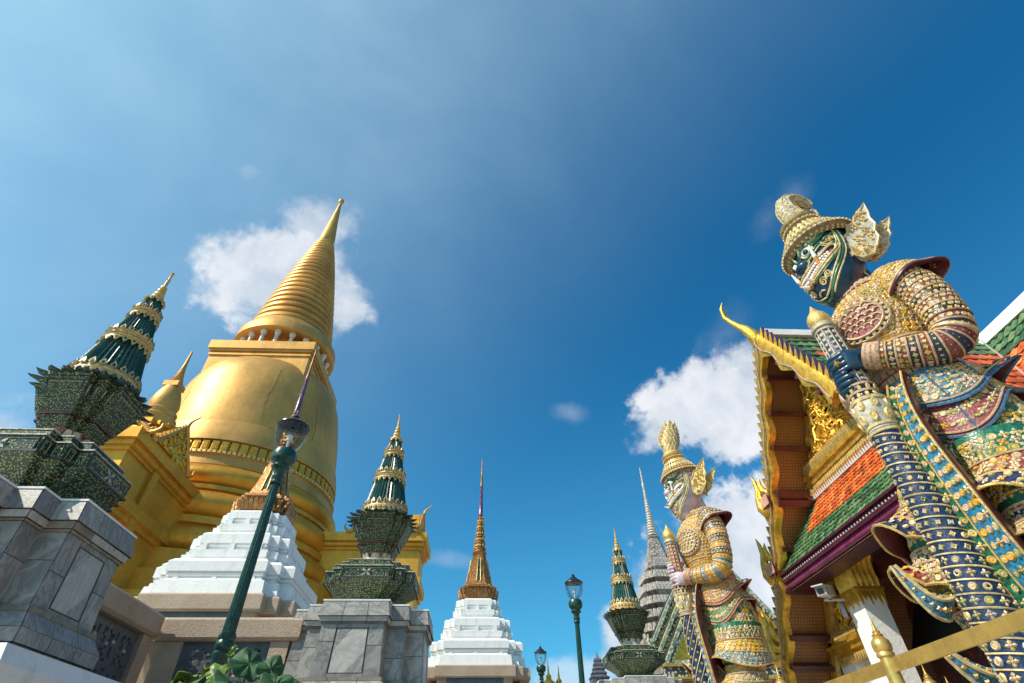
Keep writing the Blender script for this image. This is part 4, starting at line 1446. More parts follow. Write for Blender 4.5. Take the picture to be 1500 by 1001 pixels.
# lower gilded panel, its base and the white wall north of the pillar
b = MB()
b.box(5.24, 5.3, 7.55, 8.9, 2.2, 3.4, BLUE_D)
for k in range(150):
    o = Vector((5.22, 7.62 + rp.random() * 1.0, 2.42 + rp.random() * .75))
    ang = rp.random() * 6.28
    q = [o + Vector((-.05 * math.sin(PI * s_), math.cos(ang + 3 * s_) * .10 * (1 - .5 * s_), math.sin(ang + 3 * s_) * .10 * (1 - .5 * s_))) for s_ in (0, .33, .66, 1)]
    b.tube(q, [.024, .026, .018, .004], GILT, 5)
b.tube([(5.2, 8.42, 2.4), (5.2, 7.95, 3.3)], .04, GILT, 6)
for z0, z1, e in ((2.17, 2.22, .12), (2.22, 2.30, .16), (2.30, 2.33, .20), (2.33, 2.39, .15)):
    b.box(5.24 - e, 5.3, 7.4, 8.5 + e * .5, z0, z1, GILT)
for i in range(18):
    y = 7.45 + i * .06
    b.extrude([(-.028, 0), (0, .10), (.028, 0)], (5.1, y, 2.39), (0, 1, 0), (0, 0, 1), .03, GILT_P)
    b.extrude([(-.028, 0), (0, -.10), (.028, 0)], (5.12, y, 2.17), (0, -1, 0), (0, 0, 1), .03, GILT_P)
gp('gilded_panel', b, sharp=60)
b = MB()
b.box(5.3, 5.5, 7.6, 8.75, 0, 2.17, WHITE)
b.box(5.15, 5.5, 8.2, 8.55, 0, 2.12, WHITE)
gp('side_wall', b)

t = thing('security_camera', 'white box security camera mounted beside the gilded capital under the eave', 'camera', (4.72, 7.55, 2.82))
b = MB()
fw = Vector((-.75, -.62, -.12)).normalized()
sd_ = fw.cross(Vector((0, 0, 1))).normalized()
uu = sd_.cross(fw)
CW = M('camera_white_shell', (.62, .60, .56), .4, 0, .1, 6)
b.obox(fw * .0, fw * .17, sd_ * .065, uu * .06, CW)
b.obox(fw * .05 + uu * .068, fw * .19, sd_ * .078, uu * .008, CW)
b.obox(fw * .172, fw * .004, sd_ * .058, uu * .053, M('camera_bezel', (.35, .35, .35), .4))
b.build('body', t)
b = MB(); b.obox(fw * .178, fw * .003, sd_ * .04, uu * .036, M('camera_glass_black', (.005, .006, .008), .08)); b.build('lens_window', t)
b = MB(); b.obox((.1, .02, -.1), (.14, 0, 0), (0, .02, 0), (0, 0, .012), CW); b.obox((.03, .02, -.075), (.02, 0, 0), (0, .02, 0), (0, 0, .03), CW); b.build('bracket', t)
t = thing('flood_light', 'small pale square floodlight fixed to the gilded panel by the white pillar', 'floodlight', (5.0, 7.72, 2.62))
b = MB(); b.obox((0, 0, 0), (.02, -.02, 0), (.055, .055, 0), (0, 0, .085), M('floodlight_case', (.42, .44, .44), .4)); b.build('case', t)
b = MB(); b.obox((-.022, .022 * -1 + .0, 0), (.004, -.004, 0), (.045, .045, 0), (0, 0, .07), M('floodlight_glass', (.35, .45, .45), .15)); b.build('pane', t)
b = MB(); b.tube([(0, 0, .08), (.06, .02, .18), (.18, .05, .2)], .012, DARKIN, 6); b.build('arm', t)


# ------------------------------------------------------------------ brass railings round the giants
def railing(pts, label, posts=None):
    t = thing('brass_railing', label, 'railing', (pts[0][0], pts[0][1], 0), 0, 'brass railings round the giants')
    ox, oy = pts[0]
    b = MB()
    for (xa, ya2), (xb, yb2) in zip(pts, pts[1:]):
        A, B2 = Vector((xa - ox, ya2 - oy, 0)), Vector((xb - ox, yb2 - oy, 0))
        d = (B2 - A)
        nn = Vector((-d.y, d.x, 0)).normalized()
        for z, hh in ((1.225, .04), (.55, .03)):
            b.obox((A + B2) / 2 + Vector((0, 0, z)), d / 2, nn * .010, (0, 0, hh * .9), BRASS)
    b.build('rail', t)
    for x, y in posts or pts:
        c = (x - ox, y - oy, 0)
        b = MB()
        b.lathe([(0, .07), (.03, .07), (.05, .045), (1.27, .04), (1.275, .05), (1.29, .05), (1.30, .043)], BRASS, c, 20)
        o = b.build('post', t)
        b = MB()
        b.lathe([(1.30, .044), (1.31, .052), (1.335, .055), (1.36, .05), (1.375, .035), (1.385, .028), (1.392, .034), (1.402, .02), (1.412, .022), (1.42, .013), (1.49, .002)], BRASS, c, 20)
        b.build('finial', o)


railing([(2.45, -1.0), (2.45, 5.0), (3.72, 5.0), (4.3, 5.0)], 'polished brass railing crossing in front of the near blue faced giant', [(2.45, .9), (2.45, 3.56), (2.45, 5.0), (3.72, 5.0)])
railing([(4.3, 5.55), (2.74, 5.55), (2.6, 9.6)], 'brass railing at the bottom edge below the pale faced giant')


# ------------------------------------------------------------------ guardian giants
class Surf:
    """lofted surface: keys [(p, centre, A, B)], point = c + A cos + B sin"""
    def __init__(s, keys):
        s.p = [k[0] for k in keys]
        s.k = np.array([list(k[1]) + list(k[2]) + list(k[3]) for k in keys], float)
        n = len(keys)
        s.m = np.zeros_like(s.k)
        for i in range(n):
            a, b = max(i - 1, 0), min(i + 1, n - 1)
            s.m[i] = (s.k[b] - s.k[a]) / (s.p[b] - s.p[a])

    def at(s, p):
        P = s.p
        sg = 1 if P[-1] > P[0] else -1
        i = 0
        while i < len(P) - 2 and (p - P[i + 1]) * sg > 0:
            i += 1
        h = P[i + 1] - P[i]
        t = min(1.0, max(0.0, (p - P[i]) / h))
        t2, t3 = t * t, t * t * t
        return (2 * t3 - 3 * t2 + 1) * s.k[i] + (t3 - 2 * t2 + t) * h * s.m[i] + (-2 * t3 + 3 * t2) * s.k[i + 1] + (t3 - t2) * h * s.m[i + 1]

    def pt(s, u, p, off=0.0):
        v = s.at(p)
        a = 2 * PI * u
        q = Vector(v[:3] + v[3:6] * math.cos(a) + v[6:9] * math.sin(a))
        if off:
            q = q + s.nrm(u, p) * off
        return q

    def nrm(s, u, p):
        v = s.at(p)
        a = 2 * PI * u
        tu = Vector(-v[3:6] * math.sin(a) + v[6:9] * math.cos(a))
        e = (s.p[-1] - s.p[0]) * .004
        tp = s.pt(u, p + e) - s.pt(u, p - e)
        n = tu.cross(tp)
        if n.length < 1e-9:
            n = Vector(v[3:6] * math.cos(a) + v[6:9] * math.sin(a))
        n.normalize()
        if n.dot(Vector(v[3:6] * math.cos(a) + v[6:9] * math.sin(a))) < 0:
            n = -n
        return n


def zsurf(rows):
    """rows (z, cx, cy, rx, ry)"""
    return Surf([(z, (cx, cy, z), (rx, 0, 0), (0, ry, 0)) for z, cx, cy, rx, ry in rows])


def limb(pts):
    """pts (x,y,z,r) -> Surf with p = index/(n-1)"""
    P = [Vector(q[:3]) for q in pts]
    n = len(P)
    keys = []
    prev = None
    for i in range(n):
        t = (P[min(i + 1, n - 1)] - P[max(i - 1, 0)]).normalized()
        a = (Vector((1, 0, 0.02)) - t * t.x) if prev is None else prev - t * prev.dot(t)
        a.normalize()
        prev = a
        b_ = t.cross(a)
        r = pts[i][3]
        keys.append((i / (n - 1), P[i], a * r, b_ * r))
    return Surf(keys)


def patch(mb, S, p0, p1, m, u0=0.0, u1=1.0, nu=28, np_=6, off=0.0, thick=0.0, m_back=None):
    f0 = p0 if callable(p0) else (lambda u: p0)
    f1 = p1 if callable(p1) else (lambda u: p1)
    fo = off if callable(off) else (lambda u, t: off)
    rs = []
    for k in range(np_ + 1):
        t = k / np_
        ring = []
        for j in range(nu + 1):
            u = u0 + (u1 - u0) * j / nu
            p = f0(u) + (f1(u) - f0(u)) * t
            ring.append(S.pt(u, p, fo(u, t)))
        rs.append(ring)
    mb.rings(rs, m, False)
    if thick:
        bk = []
        for k in range(np_ + 1):
            t = k / np_
            ring = []
            for j in range(nu + 1):
                u = u0 + (u1 - u0) * j / nu
                p = f0(u) + (f1(u) - f0(u)) * t
                ring.append(S.pt(u, p, fo(u, t) - thick))
            bk.append(ring)
        mb.rings(bk, m_back or m, False)
        mb.rings([rs[-1], bk[-1]], m_back or m, False)
        mb.rings([rs[0], bk[0]], m_back or m, False)
        mb.rings([[r[0] for r in rs], [r[0] for r in bk]], m_back or m, False)
        mb.rings([[r[-1] for r in rs], [r[-1] for r in bk]], m_back or m, False)


def floret(mb, c, n, t, size, m, mc, kind=0, h=.012):
    t = (t - n * t.dot(n)).normalized()
    b_ = n.cross(t)
    if kind in (0, 3) and size > .024:
        vs, fs_ = [], []
        for j in range(4):
            a = 2 * PI * j / 4 + PI / 4 * (kind == 3)
            d = t * math.cos(a) + b_ * math.sin(a)
            e = n.cross(d)
            o = len(vs)
            vs += [c + d * size * .10 + e * size * .10 + n * h * .5, c + d * size * .62 + e * size * .42 + n * h * .15, c + d * size * 1.08 + n * h * .1, c + d * size * .62 - e * size * .42 + n * h * .15, c + d * size * .10 - e * size * .10 + n * h * .5, c + d * size * .58 + n * h * 1.1,
                   c + d * size * .62 + e * size * .42 - n * .003, c + d * size * 1.08 - n * .003, c + d * size * .62 - e * size * .42 - n * .003]
            fs_ += [(o, o + 5, o + 1), (o + 1, o + 5, o + 2), (o + 2, o + 5, o + 3), (o + 3, o + 5, o + 4), (o + 1, o + 2, o + 7, o + 6), (o + 2, o + 3, o + 8, o + 7)]
        mb.add(vs, fs_, m)
        ctr = [c + (t * math.cos(2 * PI * j / 6) + b_ * math.sin(2 * PI * j / 6)) * size * .26 + n * h * .6 for j in range(6)]
        mb.add(ctr + [c + n * h * 1.6], [(j, (j + 1) % 6, 6) for j in range(6)], mc)
        return
    if kind == 3:
        kind = 0
    k = 8
    rr = [1, .62] * 4 if kind == 0 else ([1, .72, .5, .72] * 2 if kind == 1 else [.95] * 8)
    ph = 0 if kind else (rnd.random() * .6)
    base, mid, ins = [], [], []
    for j in range(k):
        a = 2 * PI * j / k + ph
        d = t * math.cos(a) + b_ * math.sin(a)
        sx = rr[j] * size
        base.append(c + d * sx - n * .002)
        mid.append(c + d * sx * .72 + n * h)
        ins.append(c + d * sx * .38 + n * h * .75)
    top = c + n * h * 1.25
    mb.add(base + mid + ins, [(j, (j + 1) % k, k + (j + 1) % k, k + j) for j in range(k)] + [(k + j, k + (j + 1) % k, 2 * k + (j + 1) % k, 2 * k + j) for j in range(k)], m)
    mb.add(ins + [top], [(j, (j + 1) % k, k) for j in range(k)], mc)


def kd_pick(kind):
    return kind if kind is not None else rnd.choice((0, 0, 3, 3, 1, 2))


def scatter(mb, S, p0, p1, rows, size, gap, mats, cents, u0=0.0, u1=1.0, off=0.0, kind=None, stag=True, skip=0.0):
    f0 = p0 if callable(p0) else (lambda u: p0)
    f1 = p1 if callable(p1) else (lambda u: p1)
    fo = off if callable(off) else (lambda u, t: off)
    for k in range(rows):
        t = (k + .5) / rows
        L = 0
        um = (u0 + u1) / 2
        q = None
        for j in range(13):
            u = u0 + (u1 - u0) * j / 12
            w = S.pt(u, f0(u) + (f1(u) - f0(u)) * t)
            if q is not None:
                L += (w - q).length
            q = w
        n = max(1, int(L / gap))
        for i in range(n):
            if rnd.random() < skip:
                continue
            u = u0 + (u1 - u0) * ((i + .5 + (.5 * (k % 2) if stag else 0)) / n)
            if u > u1 and u1 - u0 < .99:
                continue
            p = f0(u) + (f1(u) - f0(u)) * t
            nn = S.nrm(u, p)
            tt = S.pt(u + .002, p) - S.pt(u - .002, p)
            if callable(off):
                du = S.pt(u + .004, p, fo(u + .004, t)) - S.pt(u - .004, p, fo(u - .004, t))
                e = (f1(u) - f0(u)) * .03
                dp = S.pt(u, p + e, fo(u, t + .03)) - S.pt(u, p - e, fo(u, t - .03))
                n2 = du.cross(dp)
                if n2.length > 1e-10:
                    n2.normalize()
                    base_n = nn
                    nn = n2 if n2.dot(base_n) > 0 else -n2
                    floret_p = S.pt(u, p, fo(u, t)) + nn * .002
                    floret(mb, floret_p, nn, du, size * (.88 + .24 * rnd.random()), rnd.choice(mats), rnd.choice(cents), kd_pick(kind), size * .26)
                    continue
            kd = kd_pick(kind)
            if kind == 1 or (kind is None and kd == 1):
                tt = nn.cross(tt)
            floret(mb, S.pt(u, p) + nn * fo(u, t), nn, tt, size * (.88 + .24 * rnd.random()), rnd.choice(mats), rnd.choice(cents), kd, size * .26)


def ridge(mb, S, p, r, m, u0=0.0, u1=1.0, n=32, off=0.0, seg=5):
    f = p if callable(p) else (lambda u: p)
    pts = [S.pt(u0 + (u1 - u0) * j / n, f(u0 + (u1 - u0) * j / n), off) for j in range(n + (0 if u1 - u0 > .99 else 1))]
    mb.tube(pts, r, m, seg, closed=(u1 - u0 > .99))


def banded(mb, S, edges, bases, size, mats, cents, rope, rope_r=.009, nu=28, kind=None):
    """bands between successive edges, each with a base colour, florets and a rope ridge"""
    for i, (a, b_) in enumerate(zip(edges, edges[1:])):
        patch(mb, S, a, b_, bases[i % len(bases)], nu=nu, np_=3)
        w = (S.pt(.1, a) - S.pt(.1, b_)).length
        rows = max(1, round(w / (size * 2.0)))
        scatter(mb, S, a, b_, rows, min(size, w * .45), size * 1.95, mats, cents, kind=kind)
        ridge(mb, S, a, rope_r, rope, off=.004)
    ridge(mb, S, edges[-1], rope_r, rope, off=.004)


def K(name, c, r=.28, var=.25, chip=75.0):
    """ceramic chips set in mortar"""
    if name in MATS:
        return MATS[name]
    m, g, b, tc = mat_base(name)
    vo = g.n('ShaderNodeTexVoronoi', feature='F1')
    g.put(vo.inputs['Vector'], tc)
    vo.inputs['Scale'].default_value = chip
    sep = g.n('ShaderNodeSeparateColor')
    g.put(sep.inputs[0], vo.outputs['Color'])
    n = g.noise(tc, 7, 6, .65)
    col = g.mix(sep.outputs[0], c4(c, .55), c4(c, 1.5))
    col = g.mix(g.math('MULTIPLY', g.smooth(n, .45, .75), .45), col, c4((c[0] * .4 + .03, c[1] * .4 + .025, c[2] * .4 + .02)))
    g.put(b.inputs['Base Color'], col)
    g.put(b.inputs['Roughness'], g.smooth(n, .3, .7, r, r + .2))
    bump(g, b, vo.outputs['Distance'], .25, .006)
    MATS[name] = m
    return m


def G(name, c, r=.3):
    return M(name, c, r, 0, .25, 9, .06, 40)


BLK = K('black_glaze', (.012, .012, .02))
ROPE = M('rose_cream_rope', (.50, .33, .20), .45, 0, .3, 22, .2, 70)
OLIVE = M('olive_ceramic', (.30, .30, .10), .4, 0, .3, 20)
WHT = M('tooth_white', (.74, .72, .66), .3, 0, .06, 9)
ORG = M('orange_glaze', (.50, .22, .05), .4, 0, .3, 12)


def giant(loc, label, pal, crown):
    t = thing('giant_guardian', label, 'statue', loc, PI, 'giant guardian statues')
    sk, sk2 = pal['skin'], pal['line']
    CR, CR2 = [CREAM, CREAM, M('flesh_cream_ceramic', (.60, .42, .27), .4, 0, .25, 20)], [YEL, PINK, CREAM]
    cs = pal['petals']
    zz = lambda v: v

    # ---- torso
    T = zsurf([(3.0, 0, 0, .26, .29), (3.15, 0, 0, .265, .295), (3.35, .03, 0, .295, .33), (3.6, .07, 0, .325, .375), (3.82, .055, 0, .305, .385), (3.95, .02, 0, .26, .34), (4.06, -.02, 0, .215, .26), (4.14, -.03, 0, .19, .20)])
    b = MB()
    ms = pal['jacket']
    patch(b, T, 3.0, 4.14, ms[0], nu=48, np_=16)
    scatter(b, T, 3.18, 3.34, 4, .024, .046, cs, CR2)
    scatter(b, T, 3.37, 3.99, 14, .028, .052, cs, CR2)
    for p, r in ((3.16, .016), (3.35, .012), (4.03, .022), (4.09, .022)):
        ridge(b, T, p, r, ROPE)
    scatter(b, T, 4.00, 4.12, 3, .022, .042, [ROPE, CREAM], [pal['acc'], PINK], off=.015)
    # chest plate: dark ring round a panel of pink scales
    def ell(a, k=1.0):
        return (.085 + .095 * k * math.cos(a), 3.60 + .17 * k * math.sin(a))
    N = 30
    for side in (1,):
        cpt = T.pt(.085, 3.60, .02)
        ring_ = [T.pt(*ell(2 * PI * j / N, .82), .022) for j in range(N)]
        b.rings([ring_, [lerp(q, cpt, .5) + T.nrm(.085, 3.6) * .0 for q in ring_], [lerp(q, cpt, .97) for q in ring_]], pal['plate'], True)
        o2 = [T.pt(*ell(2 * PI * j / N, 1.0), .012) for j in range(N)]
        b.rings([[T.pt(*ell(2 * PI * j / N, 1.02), .0) for j in range(N)], o2, ring_], BLK, True)
        b.tube([T.pt(*ell(2 * PI * j / N, .82), .026) for j in range(N)], .011, ROPE, 5, True)
        b.tube([T.pt(*ell(2 * PI * j / N, 1.03), .014) for j in range(N)], .013, ROPE, 5, True)
        for j in range(22):
            u, p = ell(2 * PI * j / 22, .92)
            floret(b, T.pt(u, p, .02), T.nrm(u, p), Vector((0, 0, 1)), .02, CREAM, CREAM, 2, .008)
        for r_ in range(7):
            for c_ in range(7):
                u = .085 + (c_ - 3 + .5 * (r_ % 2)) * .026
                p = 3.60 + (r_ - 3) * .044
                if ((u - .085) / .095) ** 2 + ((p - 3.6) / .17) ** 2 > .5:
                    continue
                o = T.pt(u, p, .026)
                nn = T.nrm(u, p)
                tt = (T.pt(u + .003, p) - T.pt(u - .003, p)).normalized()
                b.tube([o + tt * .034 * math.cos(a) + Vector((0, 0, .03 * math.sin(a))) for a in [PI * q / 6 for q in range(7)]], .006, CREAM, 4)
    b.build('torso', t, sharp=50)

    # ---- neck and head
    H = zsurf([(4.02, .17, 0, .06, .06), (4.05, .17, 0, .115, .11), (4.12, .155, 0, .175, .165), (4.25, .135, 0, .235, .225), (4.42, .11, 0, .275, .268), (4.6, .10, 0, .285, .28), (4.75, .10, 0, .275, .27), (4.88, .09, 0, .24, .24), (4.95, .08, 0, .15, .15)])
    NK = zsurf([(3.98, -.05, 0, .19, .21), (4.12, -.04, 0, .17, .175), (4.3, 0, 0, .17, .17), (4.5, .05, 0, .18, .18)])
    b = MB()
    patch(b, NK, 3.98, 4.5, sk, nu=32, np_=8)
    patch(b, H, 4.02, 4.95, sk, nu=56, np_=26)
    hp = lambda deg, z, off=0.0: H.pt(deg / 360.0, z, off)
    for y in range(-3, 4):
        a = (y * .075 + (.0))
        b.tube([NK.pt(a, 4.28, .012), NK.pt(a * 1.06, 4.15, .012), NK.pt(a * 1.15, 4.06, .02)], [.004, .010, .010], CREAM, 5)
    # snout, nose and lips
    nose = Surf([(0, (.33, 0, 4.60), (.03, 0, 0), (0, .05, 0)), (.35, (.375, 0, 4.53), (.05, 0, 0), (0, .062, 0)), (.7, (.395, 0, 4.47), (.06, 0, 0), (0, .085, 0)), (1, (.36, 0, 4.415), (.03, 0, 0), (0, .05, 0))])
    patch(b, nose, 0, 1, sk, nu=20, np_=8)
    b.build('head', t, sharp=70)
    b = MB()

    def line(pts, r, m, off=.008, seg=6):
        """smooth painted relief line over the face through (deg, z) points, both sides"""
        for sg in (1, -1):
            q = []
            for i in range(len(pts) - 1):
                for s_ in range(4):
                    f = s_ / 4
                    p0_, p1_ = pts[max(i - 1, 0)], pts[i]
                    p2_, p3_ = pts[i + 1], pts[min(i + 2, len(pts) - 1)]
                    f2, f3 = f * f, f ** 3
                    w = [.5 * (2 * p1_[d] + (p2_[d] - p0_[d]) * f + (2 * p0_[d] - 5 * p1_[d] + 4 * p2_[d] - p3_[d]) * f2 + (3 * p1_[d] - p0_[d] - 3 * p2_[d] + p3_[d]) * f3) for d in (0, 1)]
                    q.append(hp(sg * w[0], w[1], off))
            q.append(hp(sg * pts[-1][0], pts[-1][1], off))
            b.tube(q, [r * (1 if 0 < i < len(q) - 1 else .5) for i in range(len(q))], m, seg)

    def spiral(deg, z, r, m, turns=1.6, rt=.007, dirn=1):
        for sg in (1, -1):
            q = []
            for j in range(16):
                f = j / 15
                rr = r * (1 - f * .85)
                a = dirn * turns * 2 * PI * f
                q.append(hp(sg * (deg + math.degrees(rr * math.cos(a) / .27)), z + rr * math.sin(a), .012))
            b.tube(q, rt, m, 5)

    eb, ed, gd = pal['brow'], pal['line'], CREAM
    brow = [(6, 4.575), (14, 4.66), (28, 4.665), (40, 4.645), (54, 4.68), (68, 4.75)]
    line(brow, .019, eb, .006)
    line([(d, z + .03) for d, z in brow], .009, gd, .014)
    line([(d, z - .028) for d, z in brow], .008, ed, .014)
    line([(8, 4.70), (20, 4.72), (34, 4.70), (48, 4.73), (60, 4.785)], .012, ed, .006)
    line([(12, 4.74), (24, 4.765), (38, 4.745), (50, 4.78)], .009, gd, .006)
    # eyes
    for sg in (1, -1):
        c = hp(sg * 23, 4.59, -.008)
        nn = H.nrm(sg * 23 / 360, 4.59)
        tt = Vector((0, 0, 1)).cross(nn).normalized()
        rs = []
        for k in range(7):
            a = PI / 2 * k / 6
            rs.append([c + (tt * math.cos(2 * PI * j / 16) * 1.15 + Vector((0, 0, math.sin(2 * PI * j / 16)))) * .052 * math.cos(a) + nn * .042 * math.sin(a) for j in range(16)])
        b.rings(rs, WHT, True)
        o = c + nn * .032 - Vector((0, 0, .008))
        b.rings([[o + (tt * math.cos(2 * PI * j / 12) + Vector((0, 0, math.sin(2 * PI * j / 12)))) * r_ + nn * h_ for j in range(12)] for r_, h_ in ((.03, 0), (.024, .012), (.005, .015))], BLK, True)
        b.tube([c + (tt * math.cos(2 * PI * j / 18) * 1.2 + Vector((0, 0, math.sin(2 * PI * j / 18)))) * .055 + nn * .008 for j in range(18)], .009, CREAM, 5, True)
    line([(10, 4.50), (22, 4.51), (36, 4.555), (48, 4.60), (60, 4.61), (66, 4.64)], .016, eb, .006)
    line([(10, 4.48), (24, 4.485), (38, 4.53), (50, 4.57), (64, 4.58)], .008, gd, .012)
    spiral(11, 4.475, .045, gd, 1.3, .008, -1)
    spiral(11, 4.475, .030, ed, 1.2, .008, -1)
    # grinning mouth: red opening, rows of teeth, pale lips
    for sg in (1, -1):
        up, lo = [], []
        for j in range(15):
            f = j / 14
            d = sg * 62 * f
            zc = 4.335 + .13 * f ** 1.5
            hgt = .052 * (1 - f ** 3) + .012
            up.append(hp(d, zc + hgt, .006))
            lo.append(hp(d, zc - hgt * .9, .006))
        b.rings([up, lo], K('mouth_red', (.26, .035, .025), .35), False)
    line([(0, 4.40), (14, 4.41), (30, 4.425), (46, 4.475), (62, 4.52), (70, 4.50), (66, 4.455), (52, 4.40), (34, 4.335), (16, 4.30), (0, 4.29)], .013, pal['lip'], .014)
    line([(0, 4.27), (18, 4.28), (36, 4.315), (56, 4.385), (72, 4.45), (78, 4.51)], .012, gd, .010)
    line([(0, 4.245), (20, 4.255), (40, 4.295), (58, 4.36), (76, 4.44)], .010, ed, .008)
    for sg in (1, -1):
        for j in range(11):
            d = sg * (3 + j * 5.0)
            f = abs(d) / 62
            zc = 4.335 + .13 * f ** 1.5
            for up_, zo in ((1, .026), (-1, -.024)):
                c = hp(d, zc + zo * (1 - f ** 3), .012)
                nn = H.nrm(d / 360, zc)
                tt = Vector((0, 0, 1)).cross(nn).normalized()
                b.obox(c, tt * .0095, nn * .009, Vector((0, 0, .013 * (1 - .5 * f))), WHT)
    # tusks: one long upper pair and a pair thrusting out of the lower jaw
    for sg in (1, -1):
        for d, z0_, z1_, r_, out in ((33, 4.36, 4.60, .021, .05), (9, 4.255, 4.32, .022, .12)):
            q = [hp(sg * d, z0_, .0), hp(sg * d, (z0_ + z1_) / 2, out * .6), hp(sg * (d + 1), z1_, out)]
            if d == 9:
                q = [hp(sg * d, z0_, .0), hp(sg * d, z0_ + .0, .05), hp(sg * d, z0_ + .03, .11)]
            b.tube([q[0], lerp(q[0], q[1], .8)], [r_ * 1.1, r_ * 1.02], ORG, 8)
            b.tube([lerp(q[0], q[1], .7), q[1], q[2]], [r_, r_ * .9, .004], WHT, 8)
    # cheek and chin scrolls, jaw band, face border
    spiral(24, 4.20, .045, gd, 1.7, .008)
    spiral(40, 4.245, .040, gd, 1.7, .008, -1)
    spiral(66, 4.60, .035, gd, 1.4, .008)
    line([(84, 4.74), (84, 4.58), (80, 4.45), (68, 4.31), (50, 4.19), (30, 4.10), (10, 4.06), (0, 4.06)], .014, pal['jaw'], .004)
    line([(80, 4.74), (80, 4.59), (76, 4.47), (64, 4.335), (47, 4.215), (28, 4.125), (0, 4.085)], .009, gd, .010)
    line([(89, 4.72), (88, 4.56), (84, 4.43), (72, 4.29), (53, 4.165), (32, 4.075)], .009, gd, .008)
    line([(14, 4.13), (6, 4.15), (0, 4.15)], .009, gd, .010)
    line([(70, 4.56), (62, 4.54), (54, 4.56), (50, 4.61)], .008, gd, .010)
    for sg in (1, -1):
        # green cheek flame behind the mouth corner
        cen = hp(sg * 63, 4.575, .012)
        rim = [hp(sg * d, z, .010) for d, z in ((50, 4.555), (54, 4.60), (60, 4.64), (70, 4.655), (78, 4.69), (77, 4.63), (76, 4.57), (72, 4.52), (62, 4.525), (55, 4.53))]
        b.add(rim + [cen], [(i, (i + 1) % 10, 10) for i in range(10)], eb)
        b.tube(rim, .006, gd, 5, True)
        floret(b, hp(sg * 66, 4.59, .014), H.nrm(sg * 66 / 360, 4.59), Vector((0, 0, 1)), .03, YEL, CREAM, 0, .012)
        for dd in (0, 1, 2):
            b.tube([hp(sg * (40 + 9 * dd), 4.40 + .045 * dd - .05, .010), hp(sg * (52 + 8 * dd), 4.37 + .05 * dd, .012), hp(sg * (64 + 5 * dd), 4.42 + .04 * dd, .012), hp(sg * (70 + 3 * dd), 4.47 + .03 * dd, .010)], .006, gd if dd != 1 else eb, 5)
        for dd in range(5):
            b.tube([hp(sg * (12 + 9 * dd), 4.715 + .004 * dd, .008), hp(sg * (17 + 9 * dd), 4.735 + .004 * dd, .012), hp(sg * (21 + 9 * dd), 4.712 + .006 * dd, .008)], .007, eb if dd % 2 else gd, 5)
    b.build('face_relief', t, sharp=60)

    # ---- crown
    b = MB()
    tilt = Matrix.Rotation(R(12), 4, 'Y') @ Matrix.Translation((0, 0, 0))
    cb = MB()
    pr = [(-.05, .275), (-.03, .30), (.0, .325), (.02, .335), (.035, .325), (.045, .30), (.06, .285), (.075, .295), (.09, .288), (.10, .26), (.15, .225), (.22, .185), (.28, .155), (.305, .165), (.32, .178), (.335, .168), (.345, .150), (.37, .165), (.375, .175), (.40, .18), (.42, .155), (.45, .135), (.46, .12)]
    HATB = M('brown_gold_hat', (.34, .25, .11), .45, .1, .4, 20, .3, 60)
    brim = M('brown_brim_mosaic', (.22, .15, .07), .5, 0, .4, 20, .3, 60)
    cb.lathe(pr, lambda i, j: (brim if i < 3 or i in (7, 8) else (HATB if crown == 'hook' else GILT_P)), (0, 0, 0), 40)
    for r_, z_, n_, s_, m_ in ((.335, .015, 46, .020, CREAM), (.295, .08, 40, .017, CREAM), (.298, -.025, 40, .015, CREAM), (.285, -.045, 36, .013, GILT_P), (.178, .32, 28, .015, CREAM), (.165, .39, 24, .014, CREAM)):
        for i in range(n_):
            a = 2 * PI * i / n_
            nn = Vector((math.cos(a), math.sin(a), .1)).normalized()
            floret(cb, Vector((r_ * math.cos(a), r_ * math.sin(a), z_)), nn, Vector((0, 0, 1)), s_, m_, CREAM_G, 2, .010)
    petal_row(cb, .258, .10, 34, .11, .042, CREAM, GILT_P, 1, -.5)
    petal_row(cb, .195, .20, 26, .09, .04, CREAM, None, 1, -.5)
    base = Matrix.Translation((.105, 0, 4.78)) @ Matrix.Rotation(R(10), 4, 'Y') @ Matrix.Diagonal(((1.08, 1.08, 1, 1) if crown == 'hook' else (1, 1, 1, 1)))
    cb.v = [tuple(base @ Vector(p)) for p in cb.v]
    co = cb.build('crown', t, sharp=50)
    b = MB()
    if crown == 'hook':
        F = limb([(.12, 0, 5.18, .115), (.175, 0, 5.33, .100), (.20, 0, 5.46, .092), (.165, 0, 5.58, .080), (.07, 0, 5.64, .068), (-.03, 0, 5.62, .055), (-.085, 0, 5.56, .038), (-.085, 0, 5.51, .010)])
        patch(b, F, 0, 1, CREAM_G, nu=24, np_=26)
        for j in range(8):
            u = j / 8
            b.tube([F.pt(u, .02 + .9 * i / 16, .006) for i in range(17)], .010, CREAM, 5)
        scatter(b, F, .02, .72, 17, .018, .042, [CREAM, CREAM_G], [CREAM], kind=2)
        F2 = limb([(.03, 0, 5.18, .10), (-.02, 0, 5.29, .085), (-.05, 0, 5.38, .06), (-.09, 0, 5.44, .035), (-.13, 0, 5.49, .008)])
        patch(b, F2, 0, 1, CREAM_G, nu=14, np_=8)
        scatter(b, F2, .05, .85, 5, .024, .05, [CREAM], [YEL], kind=1)
    else:
